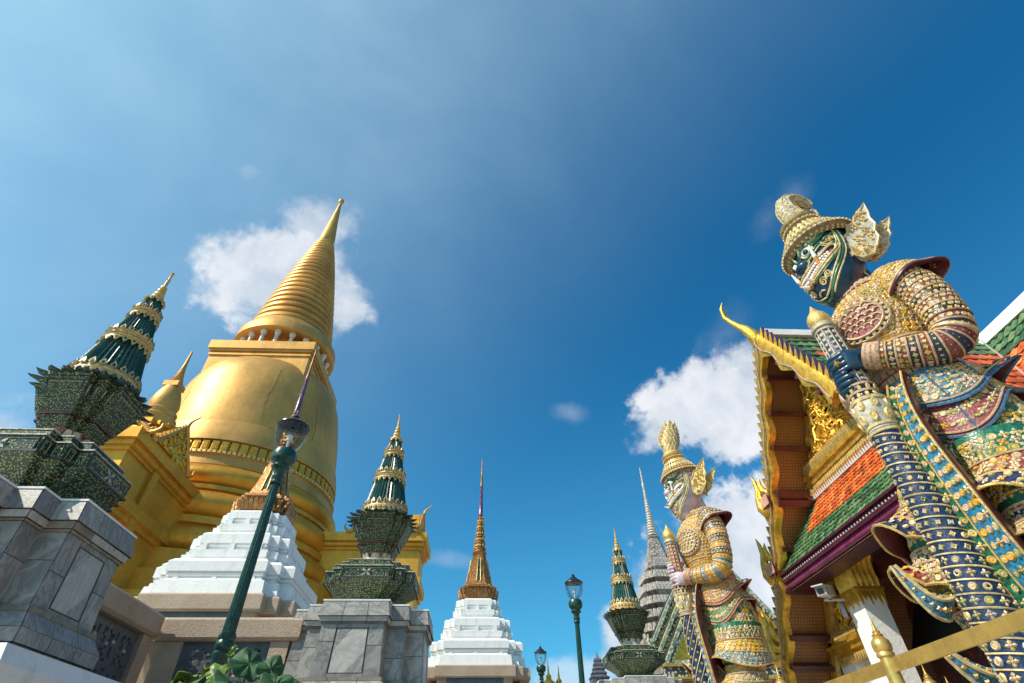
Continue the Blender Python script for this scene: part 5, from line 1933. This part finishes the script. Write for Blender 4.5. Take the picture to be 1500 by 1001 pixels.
        F = Surf([(0, (.16, 0, 5.20), (.115, 0, 0), (0, .10, 0)), (.15, (.17, 0, 5.30), (.125, 0, 0), (0, .10, 0)), (.35, (.16, 0, 5.44), (.155, 0, 0), (0, .085, 0)), (.5, (.13, 0, 5.54), (.14, 0, 0), (0, .075, 0)), (.7, (.10, 0, 5.68), (.115, 0, 0), (0, .055, 0)), (.85, (.075, 0, 5.80), (.065, 0, 0), (0, .035, 0)), (1, (.06, 0, 5.93), (.008, 0, 0), (0, .006, 0))])
        patch(b, F, 0, 1, GILT_P, nu=24, np_=22)
        scatter(b, F, .02, .95, 15, .028, .05, [CREAM, CREAM_G], [CREAM, YEL], kind=1)
        for k in range(7):
            for sg in (0, .5):
                f = .25 + .1 * k
                q = F.pt(sg, f)
                b.tube([q, q + Vector((.03 if sg == 0 else -.03, 0, .05)), q + Vector((.02 if sg == 0 else -.02, 0, .11))], [.03, .022, .004], CREAM, 5)
    b.build('crown_finial', co, sharp=50)

    # ---- flame-shaped ear ornaments
    for sg in (1, -1):
        b = MB()
        for (o, sc_, th, rot) in (((-.02, sg * .285, 4.42), 1.0 if crown == 'hook' else .88, .06, .35), ((-.13, sg * .25, 4.42), .78 if crown == 'hook' else .68, .05, .62)):
            out = [(.0, -.12), (.08, -.08), (.11, .03), (.17, .10), (.14, .18), (.12, .22), (.13, .30), (.07, .36), (.06, .44), (.02, .50), (-.02, .62), (-.05, .50), (-.06, .40), (-.10, .32), (-.09, .22), (-.12, .14), (-.10, .02), (-.06, -.09)]
            c_, s_ = math.cos(rot), math.sin(rot)
            poly = [((x * c_ - y * s_) * sc_, (x * s_ + y * c_) * sc_) for x, y in out]
            ux = Vector((.90, -sg * .40, 0)).normalized()
            if sg < 0:
                b.extrude(poly, o, ux, (0, 0, 1), th, GILT_P if crown != 'hook' else CREAM_G)
            else:
                b.extrude(poly, o, ux, (0, 0, 1), th, GILT_P if crown != 'hook' else CREAM_G)
            nn = Vector((-.38 * sg, .92, 0)).normalized() * sg
            nn = Vector((.40, sg * .90, 0)).normalized()
            for k in range(110):
                x, y = rnd.uniform(-.09, .14), rnd.uniform(-.09, .54)
                if abs(x - .012) > .115 * (1 - max(0, y - .1) / .56):
                    continue
                x, y = (x * c_ - y * s_) * sc_, (x * s_ + y * c_) * sc_
                P = Vector(o) + ux * x + Vector((0, 0, y))
                for dd in (1, -1):
                    floret(b, P + nn * dd * th * .5, nn * dd, Vector((rnd.random() - .5, 0, 1)), .022 * sc_, rnd.choice([CREAM, CREAM, YEL]), rnd.choice([CREAM, YEL, CREAM_G]), rnd.choice((0, 1)), .012)
            pp = [Vector(o) + ux * x + Vector((0, 0, y)) + nn * th * .5 for x, y in poly]
            b.tube(pp, .012, CREAM, 5, True)
        for k in range(5):
            y0 = sg * .285
            b.tube([(.02 - .035 * k, y0, 4.44), (.02 - .03 * k, y0 + sg * .03, 4.38), (.0 - .03 * k, y0 + sg * .01, 4.31 + .01 * k)], [.022, .026, .008], CREAM, 6)
        b.build('ear_ornament', t, sharp=50)

    # ---- arms
    arms = {}
    for sg in (1, -1):
        dz = 0 if sg == pal['upper'] else -.13
        A = limb([(-.0, sg * .27, 3.89, .14), (-.02, sg * .39, 3.83, .150), (-.03, sg * .47, 3.67, .146), (-.02, sg * .51, 3.45, .136), (.0, sg * .515, 3.25, .130), (.04, sg * .485, 3.13, .125), (.13, sg * .42, 3.11 + dz * .2, .120), (.25, sg * .32, 3.15 + dz * .5, .111), (.37, sg * .22, 3.20 + dz * .8, .098), (.44, sg * .15, 3.25 + dz, .088)])
        arms[sg] = A
        b = MB()
        ub, fb = pal['upper_arm'], pal['forearm']
        banded(b, A, [.05, .105, .15, .195, .24, .285, .33, .375, .42], ub, pal['fs'], cs, CR2, ROPE, .008)
        banded(b, A, [.42, .465, .51, .555, .60, .645, .69, .735, .78, .825, .865, .90], fb, pal['fs'], cs, CR2, ROPE, .008)
        for k in range(6):
            ridge(b, A, .905 + .017 * k, .021, ROPE if k % 2 else pal['cuff'])
        ridge(b, A, .50, .018, CREAM)
        b.build('sleeve', t, sharp=50)
        # epaulette with upturned maroon edge
        b = MB()
        E = limb([(-.02, sg * .17, 4.00, .11), (-.02, sg * .29, 3.95, .155), (-.04, sg * .41, 3.85, .172), (-.05, sg * .47, 3.74, .172)])
        fl = lambda u, t_: .0 + .0 * t_ + (.12 * max(0, math.cos(2 * PI * (u - .62))) ** 9 + .05 * max(0, math.cos(2 * PI * (u - .12))) ** 7) * t_ ** 3
        patch(b, E, .0, .92, pal['shoulder'], nu=40, np_=10, off=fl, thick=.022, m_back=MAROON)
        scatter(b, E, .10, .84, 7, .025, .047, cs, CR2, off=lambda u, t_: fl(u, .15 + .6 * t_))
        for f_ in (.86, .91):
            pts = [E.pt(j / 40, f_ if f_ < .9 else .92, fl(j / 40, f_ / .92) + .006) for j in range(40)]
            b.tube(pts, .014, ROPE if f_ < .9 else MAROON, 5, True)
        b.build('epaulette', t, sharp=50)

    # ---- club
    top, bot = Vector((.535, 0, 3.95)), Vector((.435, 0, .62))
    ax = (bot - top).normalized()
    CL = Surf([(d, top + ax * d, Vector((r, 0, 0)), Vector((0, r, 0))) for d, r in
               [(0, .002), (.04, .02), (.09, .045), (.13, .078), (.18, .092), (.23, .085), (.25, .07), (.26, .085), (.29, .09), (.31, .078), (.33, .076), (.55, .082), (.9, .088), (.92, .10), (.96, .105), (.98, .095), (1.02, .10), (1.05, .115), (1.12, .122), (1.22, .117), (1.27, .098), (1.3, .103), (1.35, .098), (1.5, .102), (2.2, .122), (2.9, .140), (3.33, .150)]])
    b = MB()
    patch(b, CL, 0, .33, GILT_P, nu=24, np_=16)
    for p in (.255, .29, .32):
        ridge(b, CL, p, .012, CREAM_G, off=.002, n=24)
    patch(b, CL, .33, .92, pal['club_top'], nu=28, np_=8)
    scatter(b, CL, .34, .90, 10, .020, .052, [CREAM], [YEL, PINK], kind=2, stag=False)
    for j in range(10):
        b.tube([CL.pt(j / 10, .33 + .57 * i / 5, .003) for i in range(6)], .006, CREAM_G, 4)
    patch(b, CL, .92, 1.05, BLK, nu=28, np_=5)
    scatter(b, CL, .93, 1.04, 2, .026, .055, [CREAM], [YEL], kind=1)
    for p in (.92, .98, 1.05):
        ridge(b, CL, p, .014, ROPE, n=24)
    patch(b, CL, 1.05, 1.30, CREAM_G, nu=28, np_=8)
    scatter(b, CL, 1.06, 1.26, 2, .048, .085, [CREAM, GILT_P], [YEL], kind=1)
    for p in (1.06, 1.27, 1.32):
        ridge(b, CL, p, .016, CREAM, n=24)
    patch(b, CL, 1.30, 3.33, pal['club'], nu=36, np_=24)
    # spiral lattice of ribs with florets between
    nrib, twist, per = pal['ribs']
    for j in range(nrib):
        ns = 40 if abs(twist) < 3 else 300
        b.tube([CL.pt(j / nrib + twist * i / ns, 1.34 + 1.98 * i / ns, .003) for i in range(ns + 1)], .006, CREAM, 4)
        for i in range(per):
            p = 1.36 + 1.92 * (i + .5 * (j % 2)) / per
            u = (j + .5) / nrib + twist * (p - 1.34) / 1.98
            q = CL.pt(u, p)
            nn = CL.nrm(u, p)
            floret(b, q, nn, Vector((0, 0, 1)), .017 + .008 * (p - 1.3), rnd.choice([CREAM, CREAM, CREAM_G, OLIVE]), rnd.choice([YEL, PINK, OLIVE, BLK]), rnd.choice((0, 0, 2)), .009)
    b.build('club', t, sharp=50)

    # ---- hands: palm, four curled fingers, thumb
    for sg in (1, -1):
        up_ = sg == pal['upper']
        d0 = .70 if up_ else .855
        c = top + ax * d0
        R0 = .080
        b = MB()

        def arc(a, rad, z):
            a = math.radians(a) * sg
            return c + Vector((math.cos(a) * rad, math.sin(a) * rad, z))
        # palm wraps the outer side of the shaft, from wrist to knuckles
        secs = [(150, .125, .055, .045), (128, .125, .085, .048), (100, .120, .094, .044), (72, .117, .092, .038), (56, .112, .086, .030)]
        rs = []
        for a, rad, hz, hr in secs:
            o = arc(a, rad, 0)
            er = (arc(a, rad + .01, 0) - o).normalized()
            rs.append([o + er * hr * math.cos(2 * PI * j / 16) + Vector((0, 0, hz * math.sin(2 * PI * j / 16))) for j in range(16)])
        b.rings(rs, sk, True, True, True)
        wr = arms[sg].pt(0, .985) * 0 + Vector(arms[sg].at(1.0)[:3])
        W_ = [wr, lerp(wr, arc(150, .125, 0), .5), arc(140, .125, 0)]
        b.tube(W_, [.088, .080, .066], sk, 16)
        for i, (z, ln, rf) in enumerate(((.070, -42, .0255), (.026, -58, .028), (-.020, -52, .027), (-.064, -34, .0235))):
            q, rr = [], []
            for k in range(13):
                f = k / 12
                a = 74 + (ln - 74) * f
                kn = .012 * math.exp(-((f - .12) / .10) ** 2) + .009 * math.exp(-((f - .55) / .10) ** 2)
                q.append(arc(a, R0 + rf * .92 + kn, z - .012 * f))
                rr.append(rf * (1.06 - .26 * f) * (1 if k < 12 else .55))
            b.tube(q, rr, sk, 10)
        q = [arc(132, .13, .05), arc(150, .115, .095), arc(178, .104, .115), arc(208, .102, .118), arc(226, .102, .114)]
        b.tube(q, [.036, .034, .031, .026, .012], sk, 10)
        # ring on the middle finger
        o = arc(28, R0 + .065, -.02)
        floret(b, o, (o - c).normalized(), Vector((0, 0, 1)), .026, YEL, CREAM, 0, .014)
        b.build('hand', t, sharp=60)

    # ---- belt, hips and breeches
    P = zsurf([(3.16, 0, 0, .275, .305), (3.05, -.005, 0, .29, .325), (2.9, -.03, 0, .32, .37), (2.7, -.07, 0, .35, .42), (2.5, -.085, 0, .36, .45), (2.3, -.08, 0, .345, .45), (2.12, -.06, 0, .31, .43)])
    b = MB()
    patch(b, P, 3.16, 2.12, pal['breech'], nu=52, np_=16)
    scatter(b, P, 2.88, 2.16, 11, .042, .070, cs, CR2, off=.0, skip=.04)
    b.build('breeches', t, sharp=50)
    b = MB()
    patch(b, P, 3.17, 3.0, M('brown_belt_tiles', (.20, .11, .07), .45, 0, .4, 12), nu=48, np_=4, off=.02)
    nb = 34
    for i in range(nb):
        for r_ in range(2):
            u = (i + .5 * r_) / nb
            p = 3.125 - .075 * r_
            q, nn = P.pt(u, p, .026), P.nrm(u, p)
            tt = nn.cross(Vector((0, 0, 1))).normalized()
            b.obox(q, tt * .026, nn * .007, tt.cross(nn) * .027, PINK if (i + r_) % 2 else ROPE)
    for p in (3.17, 3.0):
        ridge(b, P, p, .02, ROPE, off=.022, n=40)
    b.build('belt', t, sharp=50)
    # two overlapping scalloped hip cloths with upturned points at the back
    specs = [(pal['flap2'], .022, 3.0, lambda u: 2.60 + .10 * math.cos(2 * PI * u * 3 + .6) + .09 * math.cos(2 * PI * (u - .5)), .16, .36, .10),
             (pal['flap1'], .045, 3.01, lambda u: 2.78 + .075 * math.cos(2 * PI * u * 3 + .2) + .05 * math.cos(2 * PI * (u - .5)), .20, .33, .22)]
    for m_, of, pt_, low, ua, ub_, amp in specs:
        b = MB()
        fl = lambda u, t_, of=of, amp=amp, ub_=ub_: of + amp * t_ ** 3 * (max(0, 1 - abs(u - ub_) / .045) ** 1.5 + max(0, 1 - abs(u - (1 - ub_)) / .045) ** 1.5)
        patch(b, P, pt_, low, m_, nu=96, np_=9, off=fl, thick=.02, m_back=MAROON)
        tops = lambda u, low=low, pt_=pt_: pt_ - .03
        lows = lambda u, low=low: low(u) + .05
        scatter(b, P, tops, lows, 5, .029, .047, cs, CR2, off=lambda u, t_, fl=fl: fl(u, .15 + .65 * t_))
        for k, rr in ((0.0, .011), (.035, .008)):
            b.tube([P.pt(j / 96, low(j / 96) + k, fl(j / 96, 1 - k * 2.0) + .006) for j in range(96)], rr, pal['edge'] if k == 0 else ROPE, 5, True)
        nseg = 9
        for j in range(nseg):
            u = (j + .2) / nseg
            b.tube([P.pt(u, pt_ - (pt_ - low(u)) * i / 5, fl(u, i / 5) + .006) for i in range(6)], .007, pal['edge'], 5)
        b.build('hip_cloth', t, sharp=50)

    # ---- legs
    for sg in (1, -1):
        fw_ = (lambda z: 0.0) if sg > 0 else (lambda z: .15 * max(0, 1 - abs(z - 1.8) / .95))
        L = Surf([(z, (cx + fw_(z), sg * (cy + (.7 * fw_(z) + .05 if sg < 0 else 0)), z), (rx, 0, 0), (0, ry, 0)) for z, cx, cy, rx, ry in
                  [(2.45, -.08, .21, .33, .25), (2.25, -.06, .24, .315, .24), (2.0, -.02, .28, .265, .215), (1.8, .01, .30, .22, .185), (1.6, .0, .31, .19, .165), (1.3, -.04, .33, .17, .155), (1.05, -.04, .35, .15, .145), (.85, -.03, .35, .125, .12), (.7, -.02, .35, .13, .12)]])
        b = MB()
        patch(b, L, 2.45, 1.95, pal['breech'], nu=36, np_=8)
        scatter(b, L, 2.40, 2.0, 8, .033, .060, cs, CR2)
        banded(b, L, [1.95, 1.86, 1.78, 1.66, 1.56, 1.42, 1.30, 1.16, 1.05, .92, .80, .70], pal['leg'], .026, cs, CR2, ROPE, .009)
        b.build('leg', t, sharp=50)
        # flared trouser hems
        b = MB()
        for z0, z1, m1_, m2_, amp in ((2.24, 1.96, pal['hem1'], pal['hem2'], .15 if sg < 0 else .10), (1.86, 1.70, pal['hem2'], pal['hem1'], .11 if sg < 0 else .07)):
            fl = lambda u, t_, amp=amp: .02 + .05 * t_ + amp * t_ ** 2.2 * (max(0, math.cos(2 * PI * (u - .03 * sg)) - .78) / .22) ** 1.4 + .4 * amp * t_ ** 2 * (max(0, math.cos(2 * PI * (u - .5)) - .8) / .2) ** 1.5
            low = lambda u, z1=z1, z0=z0, amp=amp: z1 + .10 * math.cos(2 * PI * u * 2) * .5 - .0 + .10 * (max(0, math.cos(2 * PI * (u - .03 * sg)) - .9) / .1) * (1 if sg < 0 else .4)
            zm = lambda u, z0=z0, low=low: z0 + (low(u) - z0) * .5
            patch(b, L, z0, zm, m1_, nu=72, np_=5, off=lambda u, t_, fl=fl: fl(u, t_ * .5), thick=.018, m_back=MAROON)
            patch(b, L, zm, low, m2_, nu=72, np_=6, off=lambda u, t_, fl=fl: fl(u, .5 + t_ * .5), thick=.018, m_back=MAROON)
            scatter(b, L, lambda u, z0=z0: z0 - .01, lambda u, zm=zm: zm(u) + .01, 3, .026, .052, cs, CR2, off=lambda u, t_, fl=fl: fl(u, .5 * t_))
            scatter(b, L, zm, low, 3, .027, .054, cs, CR2, off=lambda u, t_, fl=fl: fl(u, .5 + .5 * t_))
            for tt_, rr, mm in ((0, .009, ROPE), (.5, .009, CREAM), (.98, .010, GILT_P)):
                b.tube([L.pt(j / 72, z0 + (low(j / 72) - z0) * tt_, fl(j / 72, tt_) + .006) for j in range(72)], rr, mm, 5, True)
        b.build('trouser_hem', t, sharp=50)
        # winged calf ornament
        b = MB()
        for zc, amp, ln in (((1.64, .24, .22), (1.22, .36, .16)) if sg < 0 else ((1.3, .16, .2),)):
            rows_ = []
            for i in range(9):
                f = i / 8
                w = .13 * (1 - f) ** .8 + .004
                base_ = L.pt(0, zc, .0)
                c_ = base_ + Vector((amp * f, 0, -.05 * math.sin(PI * f) + ln * f ** 2.2))
                rows_.append([c_ + Vector((-.02, sg * .0 + w * .55, w * .5)), c_ + Vector((.0, w * .8, 0)), c_ + Vector((.03, 0, -w * .9)), c_ + Vector((.0, -w * .8, 0)), c_ + Vector((-.02, -w * .55, w * .5))])
            b.rings(rows_, pal['flap1'], True, True, True)
            for e_ in (1, 2, 3):
                b.tube([r_[e_] for r_ in rows_], .013, CREAM, 5)
            for i in range(1, 8):
                for e_ in (0, 1, 2, 3):
                    c_ = (rows_[i][e_] + rows_[i][(e_ + 1)]) / 2
                    cc = sum(rows_[i], Vector()) / 5
                    floret(b, c_, (c_ - cc).normalized(), Vector((1, 0, .4)), .026 * (1 - i / 14), rnd.choice([CREAM, YEL]), rnd.choice(CR2), 0, .012)
        b.build('calf_wing', t, sharp=50)
        b = MB()
        SH = limb([(-.22, sg * .35, .66, .10), (-.05, sg * .35, .68, .14), (.18, sg * .36, .64, .115), (.36, sg * .37, .64, .085), (.46, sg * .37, .72, .05), (.47, sg * .37, .83, .012)])
        patch(b, SH, 0, 1, pal['hem2'], nu=20, np_=14)
        scatter(b, SH, .1, .85, 6, .03, .07, cs, CR2)
        b.build('shoe', t, sharp=50)

    # ---- front sashes
    for yc, w, z1, z2, m_, me in [(.17, .10, 3.0, 1.25, pal['sash'], pal['sash_edge'])]:
        b = MB()
        rows_ = []
        N = 22
        for i in range(N + 1):
            f = i / N
            z = z1 + (z2 - z1) * f
            xf = .30 + (.13 if yc else .10) * math.sin(PI * min(1, f * 1.15)) ** .9 + .02 * math.sin(9 * f)
            y = yc * (1 + .55 * f)
            ww = w * (.75 + .55 * f)
            lift = .05 + .05 * f
            rows_.append([Vector((xf + lift * .8, y - ww * 1.12, z + .02)), Vector((xf + .0, y - ww * .82, z)), Vector((xf - .015, y, z)), Vector((xf + .0, y + ww * .82, z)), Vector((xf + lift * .8, y + ww * 1.12, z + .02))])
        b.rings(rows_, lambda i, j: me if j in (0, 3) else m_, False)
        b.rings([[p + Vector((-.025, 0, 0)) for p in r_] for r_ in rows_], MAROON, False)
        b.rings([[r_[0] for r_ in rows_], [r_[0] + Vector((-.025, 0, 0)) for r_ in rows_]], MAROON, False)
        b.rings([[r_[-1] for r_ in rows_], [r_[-1] + Vector((-.025, 0, 0)) for r_ in rows_]], MAROON, False)
        for e_ in (0, 1, 3, 4):
            b.tube([r_[e_] + Vector((.006, 0, 0)) for r_ in rows_], .006 if e_ in (1, 3) else .008, GILT_P, 5)
        for i in range(N):
            for e_ in range(4):
                c_ = (rows_[i][e_] + rows_[i + 1][e_ + 1]) / 2
                n_ = (rows_[i][e_ + 1] - rows_[i][e_]).cross(rows_[i + 1][e_] - rows_[i][e_]).normalized()
                if n_.x < 0:
                    n_ = -n_
                for q_ in ((0,) if e_ in (0, 3) else (-.22, .22)):
                    floret(b, c_ + Vector((0, q_ * w, 0)), n_, Vector((0, 0, 1)), .028, rnd.choice(cs), rnd.choice(CR2), rnd.choice((0, 1, 2)), .01)
        b.build('sash', t, sharp=50)

    # ---- plinth of the statue
    b = MB()
    b.redent([(0, .62, .08), (.12, .62, .08), (.16, .56, .08), (.42, .54, .08), (.46, .60, .08), (.58, .60, .08), (.581, .2, .05)], MARB_W)
    b.build('statue_base', t, sharp=20)
    return t


g1_pal = dict(skin=G('giant_blue_skin', (.007, .042, .085), .28), line=G('giant_green_line', (.015, .11, .05)), brow=G('giant_green_line', (.015, .11, .05)), jaw=G('jaw_green', (.015, .13, .06)), lip=CREAM,
              jacket=[K('ochre_ground', (.42, .20, .03))], plate=K('rose_scale', (.33, .10, .10)), acc=MAROON, petals=[CREAM, CREAM, M('flesh_cream_ceramic', (.60, .42, .27), .4, 0, .25, 20), YEL, OLIVE],
              upper_arm=[K('sleeve_brown', (.16, .05, .04)), BLK], forearm=[K('sleeve_maroon', (.17, .04, .035)), K('sleeve_navy', (.012, .02, .05))], cuff=K('cuff_tan', (.38, .24, .15)), shoulder=K('ochre_ground2', (.50, .27, .03)),
              club_top=K('club_navy', (.02, .045, .12)), club=K('club_blue', (.010, .028, .085)), ribs=(2, 13.0, 150), breech=K('breech_green', (.008, .13, .075)), flap1=K('sky_blue_glaze', (.05, .18, .30)), flap2=K('rose_glaze', (.24, .06, .055)),
              edge=K('rope_blue', (.05, .12, .22)), leg=[K('leg_navy', (.015, .035, .12)), K('leg_teal', (.02, .22, .32)), K('leg_yellow', (.55, .30, .03)), K('leg_maroon', (.22, .03, .03))], hem1=K('hem_maroon', (.26, .045, .04)), hem2=K('hem_navy', (.02, .03, .09)),
              sash=K('sash_blue', (.02, .17, .30)), sash_edge=K('sash_green', (.01, .12, .06)), upper=1, fs=.0215)
g2_pal = dict(skin=G('giant_lilac_skin', (.55, .45, .50), .32), line=G('giant_dark_green', (.025, .09, .06)), brow=G('giant_dark_green', (.025, .09, .06)), jaw=G('jaw_cream', (.62, .56, .38)), lip=WHT,
              jacket=[K('jacket_yellow', (.52, .27, .03))], plate=K('cream_plate', (.55, .42, .22)), acc=MAROON, petals=[CREAM, CREAM, YEL, M('flesh_cream_ceramic', (.60, .42, .27), .4, 0, .25, 20)],
              upper_arm=[K('sleeve_yellow', (.58, .32, .03)), K('sleeve_dark', (.05, .06, .09))], forearm=[K('sleeve_yellow', (.58, .32, .03)), K('sleeve_blue', (.10, .22, .30)), K('sleeve_yellow', (.58, .32, .03))], cuff=K('cuff_rose', (.45, .2, .12)), shoulder=K('shoulder_navy', (.06, .07, .12)),
              club_top=K('club_red', (.33, .07, .05)), club=K('club_night', (.012, .025, .07)), ribs=(8, -1.5, 22), breech=K('breech_green2', (.012, .14, .07)), flap1=K('flap_rose', (.42, .16, .10)), flap2=K('flap_green', (.12, .22, .10)),
              edge=K('rope_rose', (.48, .20, .14)), leg=[K('leg_yellow2', (.60, .34, .02)), BLK, K('leg_yellow2', (.60, .34, .02)), K('leg_red2', (.28, .04, .04))], hem1=K('hem_yellow', (.62, .36, .02)), hem2=K('hem_blue', (.16, .27, .32)),
              sash=K('sash_rose', (.42, .14, .08)), sash_edge=K('sash_sky', (.05, .24, .42)), upper=-1, fs=.023)
giant((3.37, 3.15, -.03), 'near giant guardian with dark blue face and blue hands, grasping a club', g1_pal, 'hook')
giant((3.36, 8.0, 0), 'farther giant guardian with pale lilac face and flame crown, grasping a club', g2_pal, 'flame')


# ------------------------------------------------------------------ far background
def prang():
    t = thing('porcelain_prang', 'tall grey porcelain prang with a needle spire behind the pale faced giant', 'prang', (9.55, 29.6, 0))
    grey = flecked('grey_porcelain', (.22, .19, .165), (.55, .51, .45), 9, .5, (.40, .34, .30), .5, .8)
    dark = M('grey_recess', (.17, .14, .12), .7, 0, .3, 8)
    prag = M('porcelain_green_grey', (.22, .27, .22), .5, 0, .35, 6, .3)
    pnk = M('porcelain_pink', (.36, .26, .24), .5, 0, .3, 5, .2)
    knob = M('porcelain_grey_knobs', (.52, .47, .41), .5, 0, .35, 8, .3)
    b = MB()
    b.redent([(0, 1.7, .45), (4.4, 1.7, .45), (5.2, 1.35, .36)], pnk)
    b.redent([(5.2, 1.40, .36), (6.0, 1.30, .34), (6.8, 1.16, .32)], lambda i, j: prag if j % 3 else pnk)
    z, a = 6.8, 1.24
    for k in range(5):
        b.redent([(z, a * .86, .30 - .03 * k), (z + .22, a, .31 - .03 * k), (z + .42, a, .31 - .03 * k), (z + .48, a * .84, .30 - .03 * k), (z + .68, a * .82, .29 - .03 * k)], grey if k % 2 else dark)
        w = a + .62 - .06 * k
        nk = 18 - 2 * k
        for q in range(4):
            for i in range(nk):
                x = (i - (nk - 1) / 2) * 2 * w * .86 / nk
                y = w - max(0, abs(x) - a) * .9
                c, s_ = math.cos(q * PI / 2), math.sin(q * PI / 2)
                b.obox((x * c - y * s_, x * s_ + y * c, z + .32), (.07 * c, .07 * s_, 0), (-.09 * s_, .09 * c, 0), (0, 0, .10), knob)
                b.obox((x * c - y * s_, x * s_ + y * c, z + .50), (.05 * c, .05 * s_, 0), (-.07 * s_, .07 * c, 0), (0, 0, .07), knob)
        z += .68
        a *= .845
    b.build('body', t, sharp=25)
    b = MB()
    b.redent([(z, .40, .14), (z + .2, .48, .15), (z + .5, .40, .13), (z + 1.2, .26, .10), (z + 1.9, .15, .07), (z + 2.0, .18, .08), (z + 2.1, .1, .05)], grey)
    b.build('bell', t, sharp=25)
    b = MB()
    zz, r = z + 2.1, .30
    pr = []
    for k in range(14):
        pr += [(zz, r * .75), (zz + .05, r), (zz + .11, r * .95), (zz + .14, r * .72)]
        zz += .155
        r *= .93
    pr += [(zz, .08)]
    for k in range(9):
        pr += [(zz + .26 * k, .085 - .006 * k), (zz + .26 * k + .06, .10 - .006 * k), (zz + .26 * k + .1, .07 - .006 * k)]
    zz += 2.4
    pr += [(15.3, .02), (15.35, .07), (15.5, .09), (15.62, .03), (15.75, .005)]
    b.lathe(pr, knob, (0, 0, 0), 16)
    b.build('needle', t)


prang()


def far_pavilion():
    t = thing('tiled_pavilion', 'small pavilion with stacked beaded gables between the green spire and the pale giant', 'pavilion', (8.9, 21.5, 0))
    bead = flecked('beaded_barge', (.06, .05, .05), (.62, .58, .48), 9, .5, (.55, .5, .3), .4, .6)
    pale = flecked('pale_barge', (.20, .26, .18), (.60, .56, .44), 8, .55, (.5, .44, .22), .4, .5)
    for k in range(3):
        b = MB()
        y = -.9 + .55 * k
        sc_ = 1 - .0 * k
        top = 8.4 + .45 * k
        w = 2.65
        pts = [(0, top), (.5, top - .85), (1.05, top - 1.65), (1.75, top - 2.6), (w, top - 4.0)]
        for sx in (-1, 1):
            for lay, (off, th, m) in enumerate(((0, .2, pale), (-.22, .18, bead), (-.42, .12, GILT))):
                ring = []
                for i, (px, pz) in enumerate(pts):
                    ring.append([(sx * px, y - .08 + .03 * lay, pz + off), (sx * px, y + .14, pz + off), (sx * px, y + .14, pz + off - th), (sx * px, y - .08 + .03 * lay, pz + off - th)])
                b.rings(ring, m, True, True, True)
            tipx = sx * w
            b.tube([(tipx, y, top - 4.1), (tipx + sx * .2, y, top - 4.05), (tipx + sx * .33, y, top - 3.8), (tipx + sx * .30, y, top - 3.5)], [.12, .1, .07, .02], pale, 6)
            rr = [[(sx * px, y + .05, pz - .05) for px, pz in pts], [(sx * px, y + .9, pz - .05) for px, pz in pts]]
            b.rings(rr, DARKIN, False)
        b.tube([(0, y, top - .1), (0, y - .05, top + .4), (0, y - .25, top + .8), (0, y - .2, top + 1.2)], [.1, .08, .05, .015], GILT, 6)
        b.extrude([(-w * .85, top - 3.9), (w * .85, top - 3.9), (0, top - .4)], (0, y + .3, 0), (1, 0, 0), (0, 0, 1), .1, GILT)
        b.build('gable', t)
    b = MB()
    b.box(-2.75, 2.75, -1.05, -.8, 3.9, 4.2, bead)
    b.box(-2.8, 2.8, -1.1, -.78, 4.2, 4.27, GILT)
    b.box(-2.8, 2.8, -1.1, -.78, 3.83, 3.9, GILT)
    b.build('entablature', t)
    b = MB(); b.box(-2.4, 2.4, -.75, 3, 0, 3.83, M('pavilion_wall_red', (.3, .14, .11), .5, 0, .3, 4)); b.build('wall', t)


far_pavilion()

t = thing('stone_tower', 'small dark grey tiered tower top at the bottom edge by the green lamp post', 'tower', (5.75, 30.5, 0))
sm = M('tower_slate', (.10, .11, .14), .55, 0, .3, 5, .3)
b = MB()
b.box(-.42, .42, -.42, .42, 0, 5.4, sm)
z, a = 5.4, .42
for k in range(5):
    b.redent([(z, a * .62, a * .2), (z + .05, a * .7, a * .22), (z + .11, a * .7, a * .22), (z + .19, a * .46, a * .18)], sm)
    z += .19
    a *= .8
b.lathe([(z - .05, .12), (z + .1, .06), (z + .3, .01)], sm, (0, 0, 0), 10)
b.build('tiered_roof', t, sharp=25)

for i, (x, y, z, la) in enumerate([(3.6, 34.2, 6.45, 'gold flame-shaped finial at the bottom edge, left of the other'), (4.15, 34.0, 6.2, 'smaller gold finial at the bottom edge, right of the other')]):
    t = thing('golden_finial', la, 'finial', (x, y, 0), 0, 'distant gold finials')
    b = MB()
    b.lathe([(0, .25), (z - 1.6, .25), (z - 1.55, .38), (z - 1.3, .38), (z - 1.1, .24), (z - .9, .36), (z - .55, .30), (z - .4, .14), (z - .3, .18), (z - .15, .06), (z + .5, .01)], GILT, (0, 0, 0), 16)
    b.build('spire', t)
    b = MB(); petal_row(b, .36, z - .95, 8, .4, .22, GILT, None, 1, .1); b.build('petals', t)

t = thing('gallery_roof', 'pale tiled gallery roof far behind the pale giant, under the clouds', 'roof', (18.5, 36, 0))
b = MB()
pt = M('pale_far_tile', (.55, .55, .55), .6, 0, .12, 1.2, .3, 14)
b.rings([[(-1.6, 0, 8.55), (4, 0, 8.55)], [(-1.6, -4, 4.5), (4, -4, 4.5)]], pt, False)
b.rings([[(-1.6, 0, 8.55), (4, 0, 8.55)], [(-1.6, 4, 4.5), (4, 4, 4.5)]], pt, False)
for i in range(28):
    x = -1.6 + 5.6 * i / 27
    b.tube([(x, .0, 8.58), (x, -4, 4.53)], .05, pt, 5)
b.tube([(-1.6, 0, 8.6), (4, 0, 8.6)], .12, WHITE_T, 8)
b.build('tiles', t)
b = MB(); b.box(-1.4, 3.8, -3.4, 3.4, 0, 5.0, WHITE); b.build('wall', t)
